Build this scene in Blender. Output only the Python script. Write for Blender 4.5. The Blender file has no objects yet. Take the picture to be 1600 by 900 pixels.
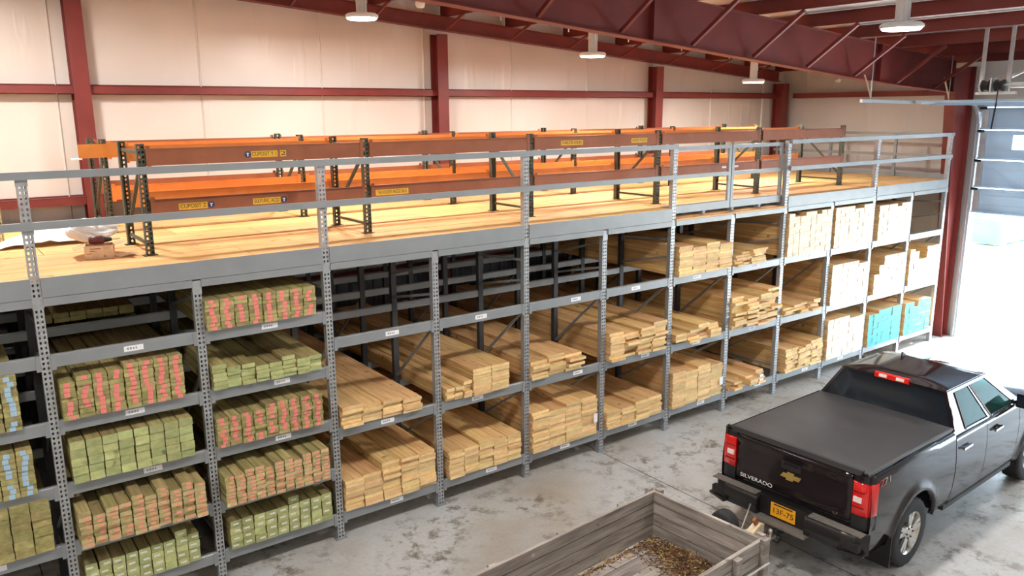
import bpy, math, random
from mathutils import Vector, Matrix
random.seed(11)
SC = bpy.context.scene
COL = SC.collection

# ------------------------------------------------------------------ camera
cd = bpy.data.cameras.new('camera'); cam = bpy.data.objects.new('camera', cd); COL.objects.link(cam)
cd.sensor_width = 36.0; cd.sensor_fit = 'HORIZONTAL'; cd.lens = 1254.27 / 1600 * 36
cd.clip_start = .05; cd.clip_end = 400
_y, _p, _r = 0.632612, 0.216953, -0.006147
_f = Vector((math.sin(_y)*math.cos(_p), math.cos(_y)*math.cos(_p), -math.sin(_p)))
_rt = Vector((math.cos(_y), -math.sin(_y), 0)); _up = _rt.cross(_f)
_r2 = math.cos(_r)*_rt + math.sin(_r)*_up; _u2 = -math.sin(_r)*_rt + math.cos(_r)*_up
M = Matrix((_r2, _u2, -_f)).transposed().to_4x4(); M.translation = Vector((-.7328, -8.4154, 5.0790))
cam.matrix_world = M
SC.camera = cam

# ------------------------------------------------------------------ world, sun, exposure
vs = SC.view_settings
vs.view_transform = 'Standard'; vs.look = 'None'; vs.gamma = 1.0; vs.use_curve_mapping = False
vs.exposure = 0.62
SC.cycles.use_denoising = True
SC.cycles.max_bounces = 7; SC.cycles.diffuse_bounces = 4
SC.cycles.sample_clamp_indirect = 6.0
W = bpy.data.worlds.new('world'); SC.world = W; W.use_nodes = True
nt = W.node_tree; bg = nt.nodes['Background']
bg.inputs[0].default_value = (.70, .86, 1.0, 1); bg.inputs[1].default_value = 9.5
sd = bpy.data.lights.new('sun', 'SUN'); so = bpy.data.objects.new('sun', sd); COL.objects.link(so)
sd.energy = 16.0; sd.angle = math.radians(2.0); sd.color = (1, .97, .92)
so.rotation_euler = Vector((-.62, .20, -.76)).to_track_quat('-Z', 'Y').to_euler()
LAMP_W = 106.0
LAMP_COL = (1.0, .94, .88)

# ------------------------------------------------------------------ helpers
def link(o): COL.objects.link(o); return o
class MB:
    def __init__(s): s.v = []; s.f = []; s.m = []; s.sm = []
    def add(s, vs, fs, mi=0, smooth=False):
        b = len(s.v); s.v += [tuple(v) for v in vs]
        for f in fs: s.f.append([b+i for i in f]); s.m.append(mi); s.sm.append(smooth)
        return s
    def box(s, x0, x1, y0, y1, z0, z1, mi=0):
        vs = [(x, y, z) for z in (z0, z1) for y in (y0, y1) for x in (x0, x1)]
        return s.add(vs, [(0,2,3,1),(4,5,7,6),(0,1,5,4),(2,6,7,3),(0,4,6,2),(1,3,7,5)], mi)
    def bar(s, a, b, w, h, mi=0, up=(0, 0, 1)):
        a = Vector(a); b = Vector(b); d = (b-a).normalized(); u = Vector(up)
        if abs(d.dot(u)) > .98: u = Vector((0, 1, 0))
        r = d.cross(u).normalized(); u = r.cross(d)
        vs = [p + r*w/2*i + u*h/2*j for p in (a, b) for j in (-1, 1) for i in (-1, 1)]
        return s.add(vs, [(0,2,3,1),(4,5,7,6),(0,1,5,4),(2,6,7,3),(0,4,6,2),(1,3,7,5)], mi)
    def cyl(s, a, b, r0, r1=None, n=14, mi=0, caps=True):
        r1 = r0 if r1 is None else r1
        a = Vector(a); b = Vector(b); d = (b-a).normalized()
        u = Vector((0, 0, 1)) if abs(d.z) < .9 else Vector((1, 0, 0))
        e = d.cross(u).normalized(); g = d.cross(e)
        vs = []
        for p, r in ((a, r0), (b, r1)):
            for i in range(n):
                t = 2*math.pi*i/n; vs.append(p + e*r*math.cos(t) + g*r*math.sin(t))
        s.add(vs, [(i, (i+1) % n, n+(i+1) % n, n+i) for i in range(n)], mi, True)
        if caps:
            s.add(vs[:n], [tuple(range(n-1, -1, -1))], mi); s.add(vs[n:], [tuple(range(n))], mi)
        return s
    def tube(s, pts, r, n=8, mi=0):
        for a, b in zip(pts[:-1], pts[1:]): s.cyl(a, b, r, n=n, mi=mi)
        return s
    def prism(s, poly, axis, a, b, mi=0, smooth=False):
        n = len(poly)
        def P(q, t):
            return {'x': (t, q[0], q[1]), 'y': (q[0], t, q[1]), 'z': (q[0], q[1], t)}[axis]
        vs = [P(q, a) for q in poly] + [P(q, b) for q in poly]
        s.add(vs, [(i, (i+1) % n, n+(i+1) % n, n+i) for i in range(n)], mi, smooth)
        s.add(vs[:n], [tuple(range(n-1, -1, -1))], mi); s.add(vs[n:], [tuple(range(n))], mi)
        return s
    def lathe(s, prof, c, axis='y', n=32, mi=0, smooth=True):
        vs = []
        for (r, t) in prof:
            for i in range(n):
                a = 2*math.pi*i/n; p, q = r*math.cos(a), r*math.sin(a)
                vs.append({'x': (c[0]+t, c[1]+p, c[2]+q), 'y': (c[0]+p, c[1]+t, c[2]+q), 'z': (c[0]+p, c[1]+q, c[2]+t)}[axis])
        fs = []
        for k in range(len(prof)-1):
            for i in range(n):
                fs.append((k*n+i, k*n+(i+1) % n, (k+1)*n+(i+1) % n, (k+1)*n+i))
        return s.add(vs, fs, mi, smooth)
    def grid(s, P, mi=0, smooth=True):
        a = len(P); b = len(P[0])
        vs = [p for row in P for p in row]
        return s.add(vs, [(i*b+j, i*b+j+1, (i+1)*b+j+1, (i+1)*b+j) for i in range(a-1) for j in range(b-1)], mi, smooth)
    def mesh(s, name, mats):
        me = bpy.data.meshes.new(name); me.from_pydata(s.v, [], s.f)
        for m in (mats if isinstance(mats, (list, tuple)) else [mats]): me.materials.append(m)
        me.polygons.foreach_set('material_index', s.m); me.polygons.foreach_set('use_smooth', s.sm)
        me.validate(); me.update(); return me
    def build(s, name, mats, parent=None, loc=None):
        o = link(bpy.data.objects.new(name, s.mesh(name, mats)))
        if loc is not None: o.location = loc
        if parent is not None: child(o, parent)
        return o
def child(o, parent):
    o.parent = parent
    if parent.get('_w') is not None:
        o.matrix_parent_inverse = Matrix.Translation(-Vector(parent['_w']))
def tag(o, label, cat, group=None, kind=None):
    o['label'] = label
    if cat: o['category'] = cat
    if group: o['group'] = group
    if kind: o['kind'] = kind
    return o
def thing(name, label, cat, base=(0, 0, 0), rz=0, group=None, world=True):
    o = link(bpy.data.objects.new(name, None)); o.location = base; o.rotation_euler = (0, 0, rz); o.empty_display_size = .2
    if world: o['_w'] = list(base)
    return tag(o, label, cat, group)
def inst(name, me, parent=None, loc=(0, 0, 0), rot=(0, 0, 0)):
    o = link(bpy.data.objects.new(name, me)); o.location = loc; o.rotation_euler = rot
    if parent is not None: child(o, parent)
    return o
def struct(o, label, cat=None): return tag(o, label, cat, kind='structure')

# ------------------------------------------------------------------ materials
def srgb(r, g, b):
    f = lambda c: c/12.92 if c <= .04045 else ((c+.055)/1.055)**2.4
    return (f(r/255), f(g/255), f(b/255), 1)
def newmat(name):
    m = bpy.data.materials.new(name); m.use_nodes = True; return m, m.node_tree, m.node_tree.nodes['Principled BSDF']
def ramp(nt, fac, stops):
    r = nt.nodes.new('ShaderNodeValToRGB'); e = r.color_ramp.elements
    while len(e) < len(stops): e.new(.5)
    for el, (p, c) in zip(e, stops): el.position = p; el.color = c
    nt.links.new(fac, r.inputs[0]); return r.outputs[0]
def noise(nt, vec, scale, detail=3, rough=.55):
    n = nt.nodes.new('ShaderNodeTexNoise'); n.inputs['Scale'].default_value = scale; n.inputs['Detail'].default_value = detail
    n.inputs['Roughness'].default_value = rough
    if vec is not None: nt.links.new(vec, n.inputs['Vector'])
    return n.outputs[0]
def mapping(nt, scale, coord='Object'):
    t = nt.nodes.new('ShaderNodeTexCoord'); m = nt.nodes.new('ShaderNodeMapping'); m.inputs['Scale'].default_value = scale
    nt.links.new(t.outputs[coord], m.inputs[0]); return m.outputs[0]
def math_(nt, op, a, b=None):
    n = nt.nodes.new('ShaderNodeMath'); n.operation = op
    for i, v in enumerate((a, b)):
        if v is None: continue
        if isinstance(v, (int, float)): n.inputs[i].default_value = v
        else: nt.links.new(v, n.inputs[i])
    return n.outputs[0]
def mixc(nt, fac, a, b, blend='MIX'):
    n = nt.nodes.new('ShaderNodeMix'); n.data_type = 'RGBA'; n.blend_type = blend
    for i, v in ((0, fac), (6, a), (7, b)):
        if isinstance(v, (int, float, tuple)): n.inputs[i].default_value = v
        else: nt.links.new(v, n.inputs[i])
    return n.outputs[2]
def bump(nt, bs, h, strength=.3, dist=.01):
    b = nt.nodes.new('ShaderNodeBump'); b.inputs['Strength'].default_value = strength; b.inputs['Distance'].default_value = dist
    nt.links.new(h, b.inputs['Height']); nt.links.new(b.outputs[0], bs.inputs['Normal'])
def simple(name, c, rough=.5, metal=0., var=.12, scale=6, coat=0., coord='Object', bmp=0):
    m, nt, bs = newmat(name)
    v = mapping(nt, (1, 1, 1), coord); n = noise(nt, v, scale)
    lo = tuple(max(0, x*(1-var)) for x in c[:3])+(1,); hi = tuple(min(1, x*(1+var)) for x in c[:3])+(1,)
    nt.links.new(ramp(nt, n, [(.3, lo), (.7, hi)]), bs.inputs['Base Color'])
    bs.inputs['Roughness'].default_value = rough; bs.inputs['Metallic'].default_value = metal
    if coat: bs.inputs['Coat Weight'].default_value = coat; bs.inputs['Coat Roughness'].default_value = .06
    if bmp: bump(nt, bs, noise(nt, v, scale*8), bmp, .004)
    return m
def wood(name, c1, c2, vlo=.78, vhi=1.12, grain=(26, 1.6, 26), rough=.7, knots=True):
    m, nt, bs = newmat(name)
    t = nt.nodes.new('ShaderNodeTexCoord'); oi = nt.nodes.new('ShaderNodeObjectInfo'); ge = nt.nodes.new('ShaderNodeNewGeometry')
    rnd = math_(nt, 'FRACT', math_(nt, 'ADD', oi.outputs['Random'], ge.outputs['Random Per Island']))
    cx = nt.nodes.new('ShaderNodeCombineXYZ')
    for i in range(3): nt.links.new(math_(nt, 'MULTIPLY', rnd, (37., 91., 53.)[i]), cx.inputs[i])
    ad = nt.nodes.new('ShaderNodeVectorMath'); nt.links.new(t.outputs['Object'], ad.inputs[0]); nt.links.new(cx.outputs[0], ad.inputs[1])
    mp = nt.nodes.new('ShaderNodeMapping'); mp.inputs['Scale'].default_value = grain; nt.links.new(ad.outputs[0], mp.inputs[0])
    g = noise(nt, mp.outputs[0], 1.0, 4, .6)
    col = ramp(nt, g, [(.32, c1), (.68, c2)])
    if knots:
        k = noise(nt, ad.outputs[0], 7.0, 1)
        dk = tuple(x*.45 for x in c1[:3])+(1,)
        col = mixc(nt, ramp(nt, k, [(.70, (0, 0, 0, 1)), (.78, (.8, .8, .8, 1))]), col, dk)
    h = nt.nodes.new('ShaderNodeHueSaturation'); nt.links.new(col, h.inputs['Color'])
    nt.links.new(math_(nt, 'ADD', math_(nt, 'MULTIPLY', rnd, vhi-vlo), vlo), h.inputs['Value'])
    nt.links.new(math_(nt, 'ADD', math_(nt, 'MULTIPLY', math_(nt, 'FRACT', math_(nt, 'MULTIPLY', rnd, 7.3)), .025), .4875), h.inputs['Hue'])
    nt.links.new(h.outputs[0], bs.inputs['Base Color']); bs.inputs['Roughness'].default_value = rough
    bump(nt, bs, g, .15, .003); return m
def emit(name, c, s):
    m, nt, bs = newmat(name); bs.inputs['Base Color'].default_value = c
    bs.inputs['Emission Color'].default_value = c; bs.inputs['Emission Strength'].default_value = s; return m

RACK = simple('grey_rack_paint', srgb(140, 145, 148), .42, .25, .07, 3)
POST = simple('galvanised_post', srgb(168, 172, 175), .40, .45, .10, 18)
RED = simple('red_oxide_primer', srgb(120, 47, 43), .50, 0, .14, 2.5)
ORANGE = simple('orange_beam_paint', srgb(226, 138, 62), .45, 0, .10, 4)
BRICK = simple('rust_orange_beam_paint', srgb(150, 86, 54), .48, 0, .12, 4)
OLIVE = simple('dark_olive_rack_paint', srgb(74, 76, 62), .5, .1, .2, 9)
DARK = simple('black_rubber', (.012, .012, .013, 1), .75, 0, .3, 12)
NATURAL = wood('pine_board', srgb(202, 156, 96), srgb(236, 200, 144))
NATEND = wood('pine_board_end', srgb(222, 184, 124), srgb(240, 210, 156), .76, 1.1, grain=(9, 3, 14), knots=False)
TREAT = wood('treated_board', srgb(138, 124, 78), srgb(186, 172, 116), .7, 1.12)
TREATEND = wood('treated_board_end', srgb(136, 130, 80), srgb(182, 170, 112), .68, 1.12, grain=(12, 4, 18))
MINTEND = wood('mint_treated_end', srgb(158, 166, 108), srgb(192, 198, 138), .74, 1.1, grain=(9, 3, 14))
PALEEND = wood('pale_board_end', srgb(220, 210, 188), srgb(240, 232, 214), .86, 1.06, grain=(9, 3, 14), knots=False)
CREAMEND = wood('cream_treated_end', srgb(172, 156, 106), srgb(208, 192, 140), .74, 1.1, grain=(10, 3, 15))
BLUEEND = simple('turquoise_end_paint', srgb(0, 160, 168), .55, 0, .12, 9)
PLY = wood('plywood_deck', srgb(206, 158, 96), srgb(232, 192, 130), .88, 1.06, grain=(1.2, 9, 9), knots=True)
GREYWOOD = wood('weathered_plank', srgb(112, 104, 98), srgb(172, 164, 156), .8, 1.12, grain=(1.8, 16, 16))
WHITE = simple('white_enamel', (.8, .8, .8, 1), .4, 0, .04, 3)
PAPER = simple('white_paper', (.82, .82, .84, 1), .7, 0, .05, 40)
INK = simple('black_ink', (.03, .03, .03, 1), .6, 0, .1, 5)
YELLOW = simple('yellow_sign_vinyl', srgb(228, 176, 40), .5, 0, .06, 6)
BLUEDOT = simple('navy_sign_disc', srgb(40, 52, 96), .5, 0, .06, 6)
def tagmat(name, c):
    m, nt, bs = newmat(name)
    v = mapping(nt, (300, 1, 220)); n = noise(nt, v, 1.0, 2)
    nt.links.new(ramp(nt, n, [(.50, c), (.64, srgb(244, 220, 208))]), bs.inputs['Base Color']); bs.inputs['Roughness'].default_value = .7
    return m
TAGRED = tagmat('red_printed_tag', srgb(224, 88, 82)); TAGORANGE = tagmat('orange_printed_tag', srgb(226, 132, 92))
TAGBLUE = tagmat('blue_printed_tag', srgb(120, 180, 214)); TAGWHITE = tagmat('white_printed_tag', srgb(206, 214, 204))
def wall_mat():
    m, nt, bs = newmat('vinyl_faced_insulation')
    v = mapping(nt, (2.6, 2.6, .30)); n = noise(nt, v, 1.3, 2, .5)
    v2 = mapping(nt, (1, 1, 1)); n2 = noise(nt, v2, .5, 2)
    c = mixc(nt, ramp(nt, n2, [(.35, (0, 0, 0, 1)), (.65, (1, 1, 1, 1))]), srgb(214, 205, 197), srgb(226, 219, 213))
    nt.links.new(c, bs.inputs['Base Color']); bs.inputs['Roughness'].default_value = .38
    r = ramp(nt, n, [(.55, (0, 0, 0, 1)), (.8, (1, 1, 1, 1))]); bump(nt, bs, r, .35, .05); return m
WALL = wall_mat()
def floor_mat():
    m, nt, bs = newmat('stained_concrete')
    v = mapping(nt, (1, 1, 1)); n1 = noise(nt, v, .42, 5, .6); n2 = noise(nt, v, 4.2, 8, .74); n3 = noise(nt, v, 22, 3); n4 = noise(nt, v, .8, 2)
    c = mixc(nt, ramp(nt, n1, [(.36, (0, 0, 0, 1)), (.60, (1, 1, 1, 1))]), srgb(158, 150, 138), srgb(184, 187, 188))
    st = math_(nt, 'MULTIPLY', ramp(nt, n2, [(.50, (0, 0, 0, 1)), (.60, (1, 1, 1, 1))]), ramp(nt, n4, [(.42, (0, 0, 0, 1)), (.60, (1, 1, 1, 1))]))
    c = mixc(nt, math_(nt, 'MULTIPLY', st, .85), c, srgb(92, 80, 62))
    c = mixc(nt, ramp(nt, n3, [(.35, (.15, .15, .15, 1)), (.6, (0, 0, 0, 1))]), c, srgb(120, 116, 108))
    nt.links.new(c, bs.inputs['Base Color'])
    nt.links.new(ramp(nt, n2, [(.3, (.22, .22, .22, 1)), (.7, (.55, .55, .55, 1))]), bs.inputs['Roughness'])
    bump(nt, bs, n3, .06, .004); return m
FLOOR = floor_mat()
CEIL = simple('white_roof_insulation', srgb(246, 247, 248), .5, 0, .03, 1)
ASPHALT = simple('sunlit_yard_concrete', srgb(208, 206, 200), .8, 0, .06, .4)
JOINT = simple('dark_joint_filler', srgb(70, 64, 56), .8, 0, .2, 5)
DOORP = simple('daylight_tinted_door_steel', srgb(172, 198, 222), .4, .0, .03, 2)  # door steel with the bluish bounced daylight put into its base colour
GALV = simple('bright_galvanised_track', srgb(196, 202, 206), .32, .7, .06, 10)
SILVER = simple('silver_alloy', srgb(205, 202, 194), .28, .85, .05, 10)

# ------------------------------------------------------------------ building shell
P = 1.42
def zroof(x): return 6.67 - .0736*(x-8.6)             # top of the rafters
fl = MB().box(-12, 17.92, -15, 5.05, -.25, 0).build('floor', FLOOR)
struct(fl, 'stained grey concrete warehouse floor', 'floor')
for x in (-.2, 7.08, 13.0):
    MB().box(x-.006, x+.006, -14.9, 4.8, -.002, .0012).build('floor_joint', JOINT, fl)
for y in (-6.2,):
    MB().box(-11.9, 17.8, y-.006, y+.006, -.002, .0012).build('floor_joint', JOINT, fl)
yard = MB().box(17.92, 140, -80, 80, -.26, -.01).build('ground', ASPHALT)
struct(yard, 'sunlit pale concrete yard outside the open door', 'ground')
YB = 4.85
wb = MB().box(-12, 17.92, YB, YB+.2, 0, 8.6).build('wall_back', WALL)
struct(wb, 'cream vinyl faced insulated back wall', 'wall')
for i in range(15):                                                    # vertical seams of the insulation blanket
    x = -11 + i*2.0
    MB().prism([(x-.02, YB), (x, YB-.025), (x+.02, YB)], 'z', 0, 8.4).build('insulation_seam', WALL, wb)
LINER = simple('grey_metal_liner', srgb(96, 98, 104), .45, .2, .12, 3)
ln = MB(); poly = []
x = -11.9
while x < 17.85:
    poly += [(x, YB-.004), (x+.16, YB-.004), (x+.18, YB-.026), (x+.22, YB-.026)]; x += .24
poly += [(17.88, YB-.004), (17.88, YB-.001), (-11.9, YB-.001)]
n_ = len(poly); vs_ = [(q[0], q[1], 0) for q in poly]+[(q[0], q[1], 3.42) for q in poly]
ln.add(vs_, [(i, (i+1) % n_, n_+(i+1) % n_, n_+i) for i in range(n_)])
struct(ln.build('trim_1', LINER), 'dark grey ribbed metal liner on the back wall under the mezzanine', 'wall liner')
XS = 17.92
DY0, DY1, DZ = -.17, -4.3, 5.1                                          # door opening
ws = MB().box(XS, XS+.15, DY0, YB+.2, 0, 6.2).box(XS, XS+.15, DY1, DY0, DZ, 6.2).box(XS, XS+.15, -5.2, DY1, 0, 6.2).box(XS, XS+.15, -9.6, -5.2, DZ, 6.2).box(XS, XS+.15, -15, -9.6, 0, 6.2).build('wall_right', WALL)
struct(ws, 'cream insulated side wall around the overhead door', 'wall')
wn = MB().box(-12, XS+.15, -15.2, -15, 0, 8.6).build('wall_front', WALL); struct(wn, 'cream insulated wall behind the trailer side of the hall', 'wall')
wl = MB().box(-12.2, -12, -15, YB+.2, 0, 8.6).build('wall_left', WALL); struct(wl, 'cream insulated wall at the far end from the overhead door', 'wall')
ce = MB(); z0 = zroof(-12.2)+.22; z1 = zroof(XS+.3)+.22
ce.prism([(-12.2, z0), (XS+.3, z1), (XS+.3, z1+.15), (-12.2, z0+.15)], 'y', -15.2, YB+.2)
ceo = ce.build('ceiling', CEIL); struct(ceo, 'white insulated sloping roof above the purlins', 'ceiling')

# steel frame ----------------------------------------------------
def ibeam_col(x, y, z1, bf=.22, d=.26, along='y'):
    m = MB(); t = .014
    if along == 'y':
        m.box(x-bf/2, x+bf/2, y-d/2, y-d/2+t, .02, z1).box(x-bf/2, x+bf/2, y+d/2-t, y+d/2, .02, z1).box(x-.006, x+.006, y-d/2+t, y+d/2-t, .02, z1)
    return m
cols = [(-5.0, 'red steel wall column beside the left end of the back wall'), (1.29, 'red steel wall column behind the cardboard-tipped orange rack end'),
        (7.25, 'red steel wall column on back wall, second from the corner column'), (12.93, 'red steel wall column next to the corner column')]
for x, lab in cols:
    c = ibeam_col(x, 4.69, zroof(x)-.32).build('steel_column', RED); tag(c, lab, 'column', 'back wall columns')
    MB().box(x-.16, x+.16, 4.53, 4.84, 0, .02).build('base_plate', RED, c)
cc = ibeam_col(17.45, 4.62, zroof(17.4)-.30, .26, .3).build('steel_column', RED); tag(cc, 'red steel corner column where back and side walls meet', 'column', 'back wall columns')
MB().box(17.27, 17.63, 4.44, 4.80, 0, .02).build('base_plate', RED, cc)
# girts on the back wall (each stretch between columns)
gx = [-11.9, -5.0, 1.29, 7.25, 12.93, 17.45]
for zg, w in ((5.42, 'upper'), (3.85, 'lower'), (2.2, 'low shadowed')):
    for i in range(len(gx)-1):
        a, b = gx[i]+.02, gx[i+1]-.02
        m = MB().box(a, b, 4.835, 4.84, zg-.07, zg+.07).box(a, b, 4.65, 4.84, zg+.045, zg+.05).box(a, b, 4.65, 4.66, zg-.055, zg+.05).box(a, b, 4.65, 4.84, zg-.06, zg-.055)
        g = m.build('wall_girt', RED)
        tag(g, 'red %s wall girt, %s stretch from the corner column' % (w, ['fifth', 'fourth', 'third', 'second', 'first'][i]), 'girt', 'red girts on the back wall')
for zg, w in ((5.42, 'upper'), (3.5, 'middle')):
    g = MB().box(17.72, 17.915, .42, 4.45, zg-.06, zg+.06).build('wall_girt', RED)
    tag(g, 'red %s girt on side wall between corner column and door frame column' % w, 'girt', 'red girts on the side wall')
# interior frame: column and rafter at Y = .12
YF = .12
fc = MB()
def slab(pts, y0, y1, m):
    n = len(pts); vs = [(q[0], y0, q[1]) for q in pts] + [(q[0], y1, q[1]) for q in pts]
    m.add(vs, [tuple(range(n-1, -1, -1)), tuple(range(n, 2*n))] + [(i, (i+1) % n, n+(i+1) % n, n+i) for i in range(n)])
slab([(17.56, .02), (17.58, .02), (17.00, 5.40), (16.98, 5.40)], YF-.11, YF+.11, fc)
slab([(17.78, .02), (17.80, .02), (17.80, 5.95), (17.78, 5.95)], YF-.11, YF+.11, fc)
slab([(17.57, .02), (17.79, .02), (17.79, 5.92), (16.99, 5.9), (16.99, 5.4)], YF-.006, YF+.006, fc)
fco = fc.build('frame_column', RED); tag(fco, 'deep red tapered steel column beside the overhead door', 'column')
MB().box(17.53, 17.83, YF-.13, YF+.13, 0, .02).build('base_plate', RED, fco)
def rafter(name, y, x0, x1, botf, label, bf=.20, group=None, splice=None):
    root = thing(name, label, 'rafter', ((x0+x1)/2, y, zroof((x0+x1)/2)-.5), group=group)
    def sl(y0, y1, f0, f1, nm):
        m = MB(); n = 24; xs = [x0+(x1-x0)*i/n for i in range(n+1)]
        vs = []
        for x in xs: vs += [(x, y0, f0(x)), (x, y1, f0(x)), (x, y1, f1(x)), (x, y0, f1(x))]
        fs = [(0, 1, 2, 3), (4*n+3, 4*n+2, 4*n+1, 4*n)]
        for i in range(n):
            for k in range(4): fs.append((4*i+k, 4*(i+1)+k, 4*(i+1)+(k+1) % 4, 4*i+(k+1) % 4))
        m.add(vs, fs); return m.build(nm, RED, root)
    sl(y-.006, y+.006, lambda x: botf(x)+.012, lambda x: zroof(x)-.012, 'web')
    sl(y-bf/2, y+bf/2, lambda x: zroof(x)-.012, zroof, 'top_flange')
    sl(y-bf/2, y+bf/2, botf, lambda x: botf(x)+.014, 'bottom_flange')
    for x in (splice or []):
        MB().box(x-.012, x+.012, y-bf/2, y+bf/2, botf(x)+.015, zroof(x)-.013).build('stiffener_plate', RED, root)
    return root
def botf(x):
    if x < 14: return 5.56 + (14-x)*.0800
    return 5.56 - (x-14)*.052
purl = [7.37+1.463*i for i in range(-13, 7)]
r1 = rafter('roof_rafter', YF, -11.9, 17.0, botf, 'deep red tapered roof rafter over the mezzanine front with diagonal braces', .20, None, [2.0, 8.0, 14.05, 16.9])
for x in purl:
    if x < 16.5:
        MB().bar((x, YF-.07, botf(x)+.05), (x, YF-.95, zroof(x)-.02), .055, .055).build('flange_brace', RED, r1)
        MB().bar((x, YF+.07, botf(x)+.05), (x, YF+.85, zroof(x)-.02), .04, .04).build('flange_brace', RED, r1)
r2 = rafter('roof_rafter', 4.68, -11.9, 17.4, lambda x: 6.12-.0745*(x-12.7), 'shallow red rafter along the top of the back wall', .18)
for x in purl:
    if x < 16.9: MB().bar((x, 4.62, 6.14-.0745*(x-12.7)), (x, 4.02, zroof(x)), .04, .04).build('flange_brace', RED, r2)
r3 = rafter('roof_rafter', -7.6+.12, -11.9, 17.8, botf, 'deep red roof rafter across the hall on the camera side of the truck', .20, None, [2.0, 8.0, 14.05])
ORD = 'zeroth first second third fourth fifth sixth seventh eighth ninth tenth eleventh twelfth thirteenth fourteenth fifteenth sixteenth seventeenth eighteenth nineteenth twentieth twenty-first twenty-second'.split()
for i, x in enumerate(purl + [17.4]):
    m = MB(); z = zroof(x)
    m.box(x-.004, x+.004, -14.9, 4.8, z+.006, z+.205).box(x-.004, x+.07, -14.9, 4.8, z+.003, z+.010).box(x-.07, x+.004, -14.9, 4.8, z+.2, z+.206)
    n = len(purl)-i
    o = m.build('roof_purlin', RED)
    tag(o, ('red roof purlin, %s one in from the overhead door wall' % ORD[n]) if n else 'red eave purlin right above the overhead door wall', 'purlin', 'red roof purlins')
# thin white sag rods between the back rafter and the first frame
for i in range(6):
    x = 5.907+1.463*i
    o = MB().cyl((x, 2.9, zroof(x)-.22), (x, 2.9, zroof(x)+.012), .012, n=8).build('hanger_rod', WHITE)
    tag(o, 'short thin white rod hanging from a purlin above the mezzanine', 'rod', 'hanger rods under the roof')

# high-bay lamps --------------------------------------------------
GLOW = emit('lamp_diffuser_glow', (1, .96, .9, 1), 9.0)
def highbay(x, y, z, label):
    r = thing('high_bay_lamp', label, 'lamp', (x, y, z), group='round white high bay lamps')
    MB().lathe([(.001, .068), (.20, .062), (.232, .04), (.232, .012), (.215, .0)], (x, y, z), 'z', 28).build('lamp_rim', WHITE, r)
    MB().lathe([(.213, .001), (.20, -.018), (.001, -.022)], (x, y, z), 'z', 28).build('diffuser', GLOW, r)
    m = MB().cyl((x, y, z+.06), (x, y, z+.46), .066, .066, 20)
    for i in range(10):
        a = 2*math.pi*i/10; m.bar((x+.07*math.cos(a), y+.07*math.sin(a), z+.07), (x+.07*math.cos(a), y+.07*math.sin(a), z+.44), .006, .02)
    m.build('driver_housing', WHITE, r)
    MB().cyl((x, y, z+.46), (x, y, zroof(x)+.218), .012, n=8).build('hanger', GALV, r)
    ld = bpy.data.lights.new('lamp_light', 'AREA'); ld.shape = 'DISK'; ld.size = .42; ld.energy = LAMP_W; ld.color = LAMP_COL
    lo = bpy.data.objects.new('lamp_light', ld); link(lo); lo.location = (x, y, z-.03); child(lo, r)
LROW = [(.2, 'hung over the left end of the mezzanine'), (-4.2, 'hung over the back left corner of the hall')]
highbay(4.6, 2.4, 6.37, 'round white high bay lamp above the mezzanine, farthest from the overhead door')
highbay(8.96, 2.4, 6.0, 'round white high bay lamp above the mezzanine, middle one of three')
highbay(13.4, 2.4, 5.63, 'round white high bay lamp above the mezzanine, nearest the corner column')
highbay(8.4, -3.4, 5.96, 'round white high bay lamp hanging over the floor where the truck stands')
for x, t in LROW: highbay(x, 2.4, 5.63+(13.4-x)*.0845, 'added unseen round white high bay lamp ' + t)  # unseen lamps continuing the row, added to fill the hall with light
for x, y, t in ((3.6, -3.6, 'over the trailer'), (-1.2, -3.6, 'over the aisle before the blue tagged boards'), (-6.0, -3.6, 'over the far left aisle'), (13.2, -4.9, 'over the floor just inside the overhead door'),
                (8.4, -10.5, 'over the hall floor behind the second rafter'), (1.5, -10.5, 'over the hall behind the trailer'), (-6.0, -10.5, 'over the far front corner of the hall')):
    highbay(x, y, zroof(x)-.68, 'added unseen round white high bay lamp ' + t)  # more out-of-view lamps, added in the other bays as fill light
for (x, y, z, t) in ((5.55, 2.4, 6.62, 'over the mezzanine middle'), (17.4, 3.0, 5.75, 'near the corner column')):
    r = thing('roof_sensor', 'small white round sensor under the roof ' + t, 'sensor', (x, y, z), group='roof sensors')
    MB().lathe([(.001, -.05), (.05, -.045), (.075, 0), (.07, .03), (.03, .05)], (x, y, z), 'z', 16).build('lens', WHITE, r)
    MB().cyl((x, y, z+.04), (x, y, zroof(x)+.0), .015, n=8).build('stem', WHITE, r)

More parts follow.
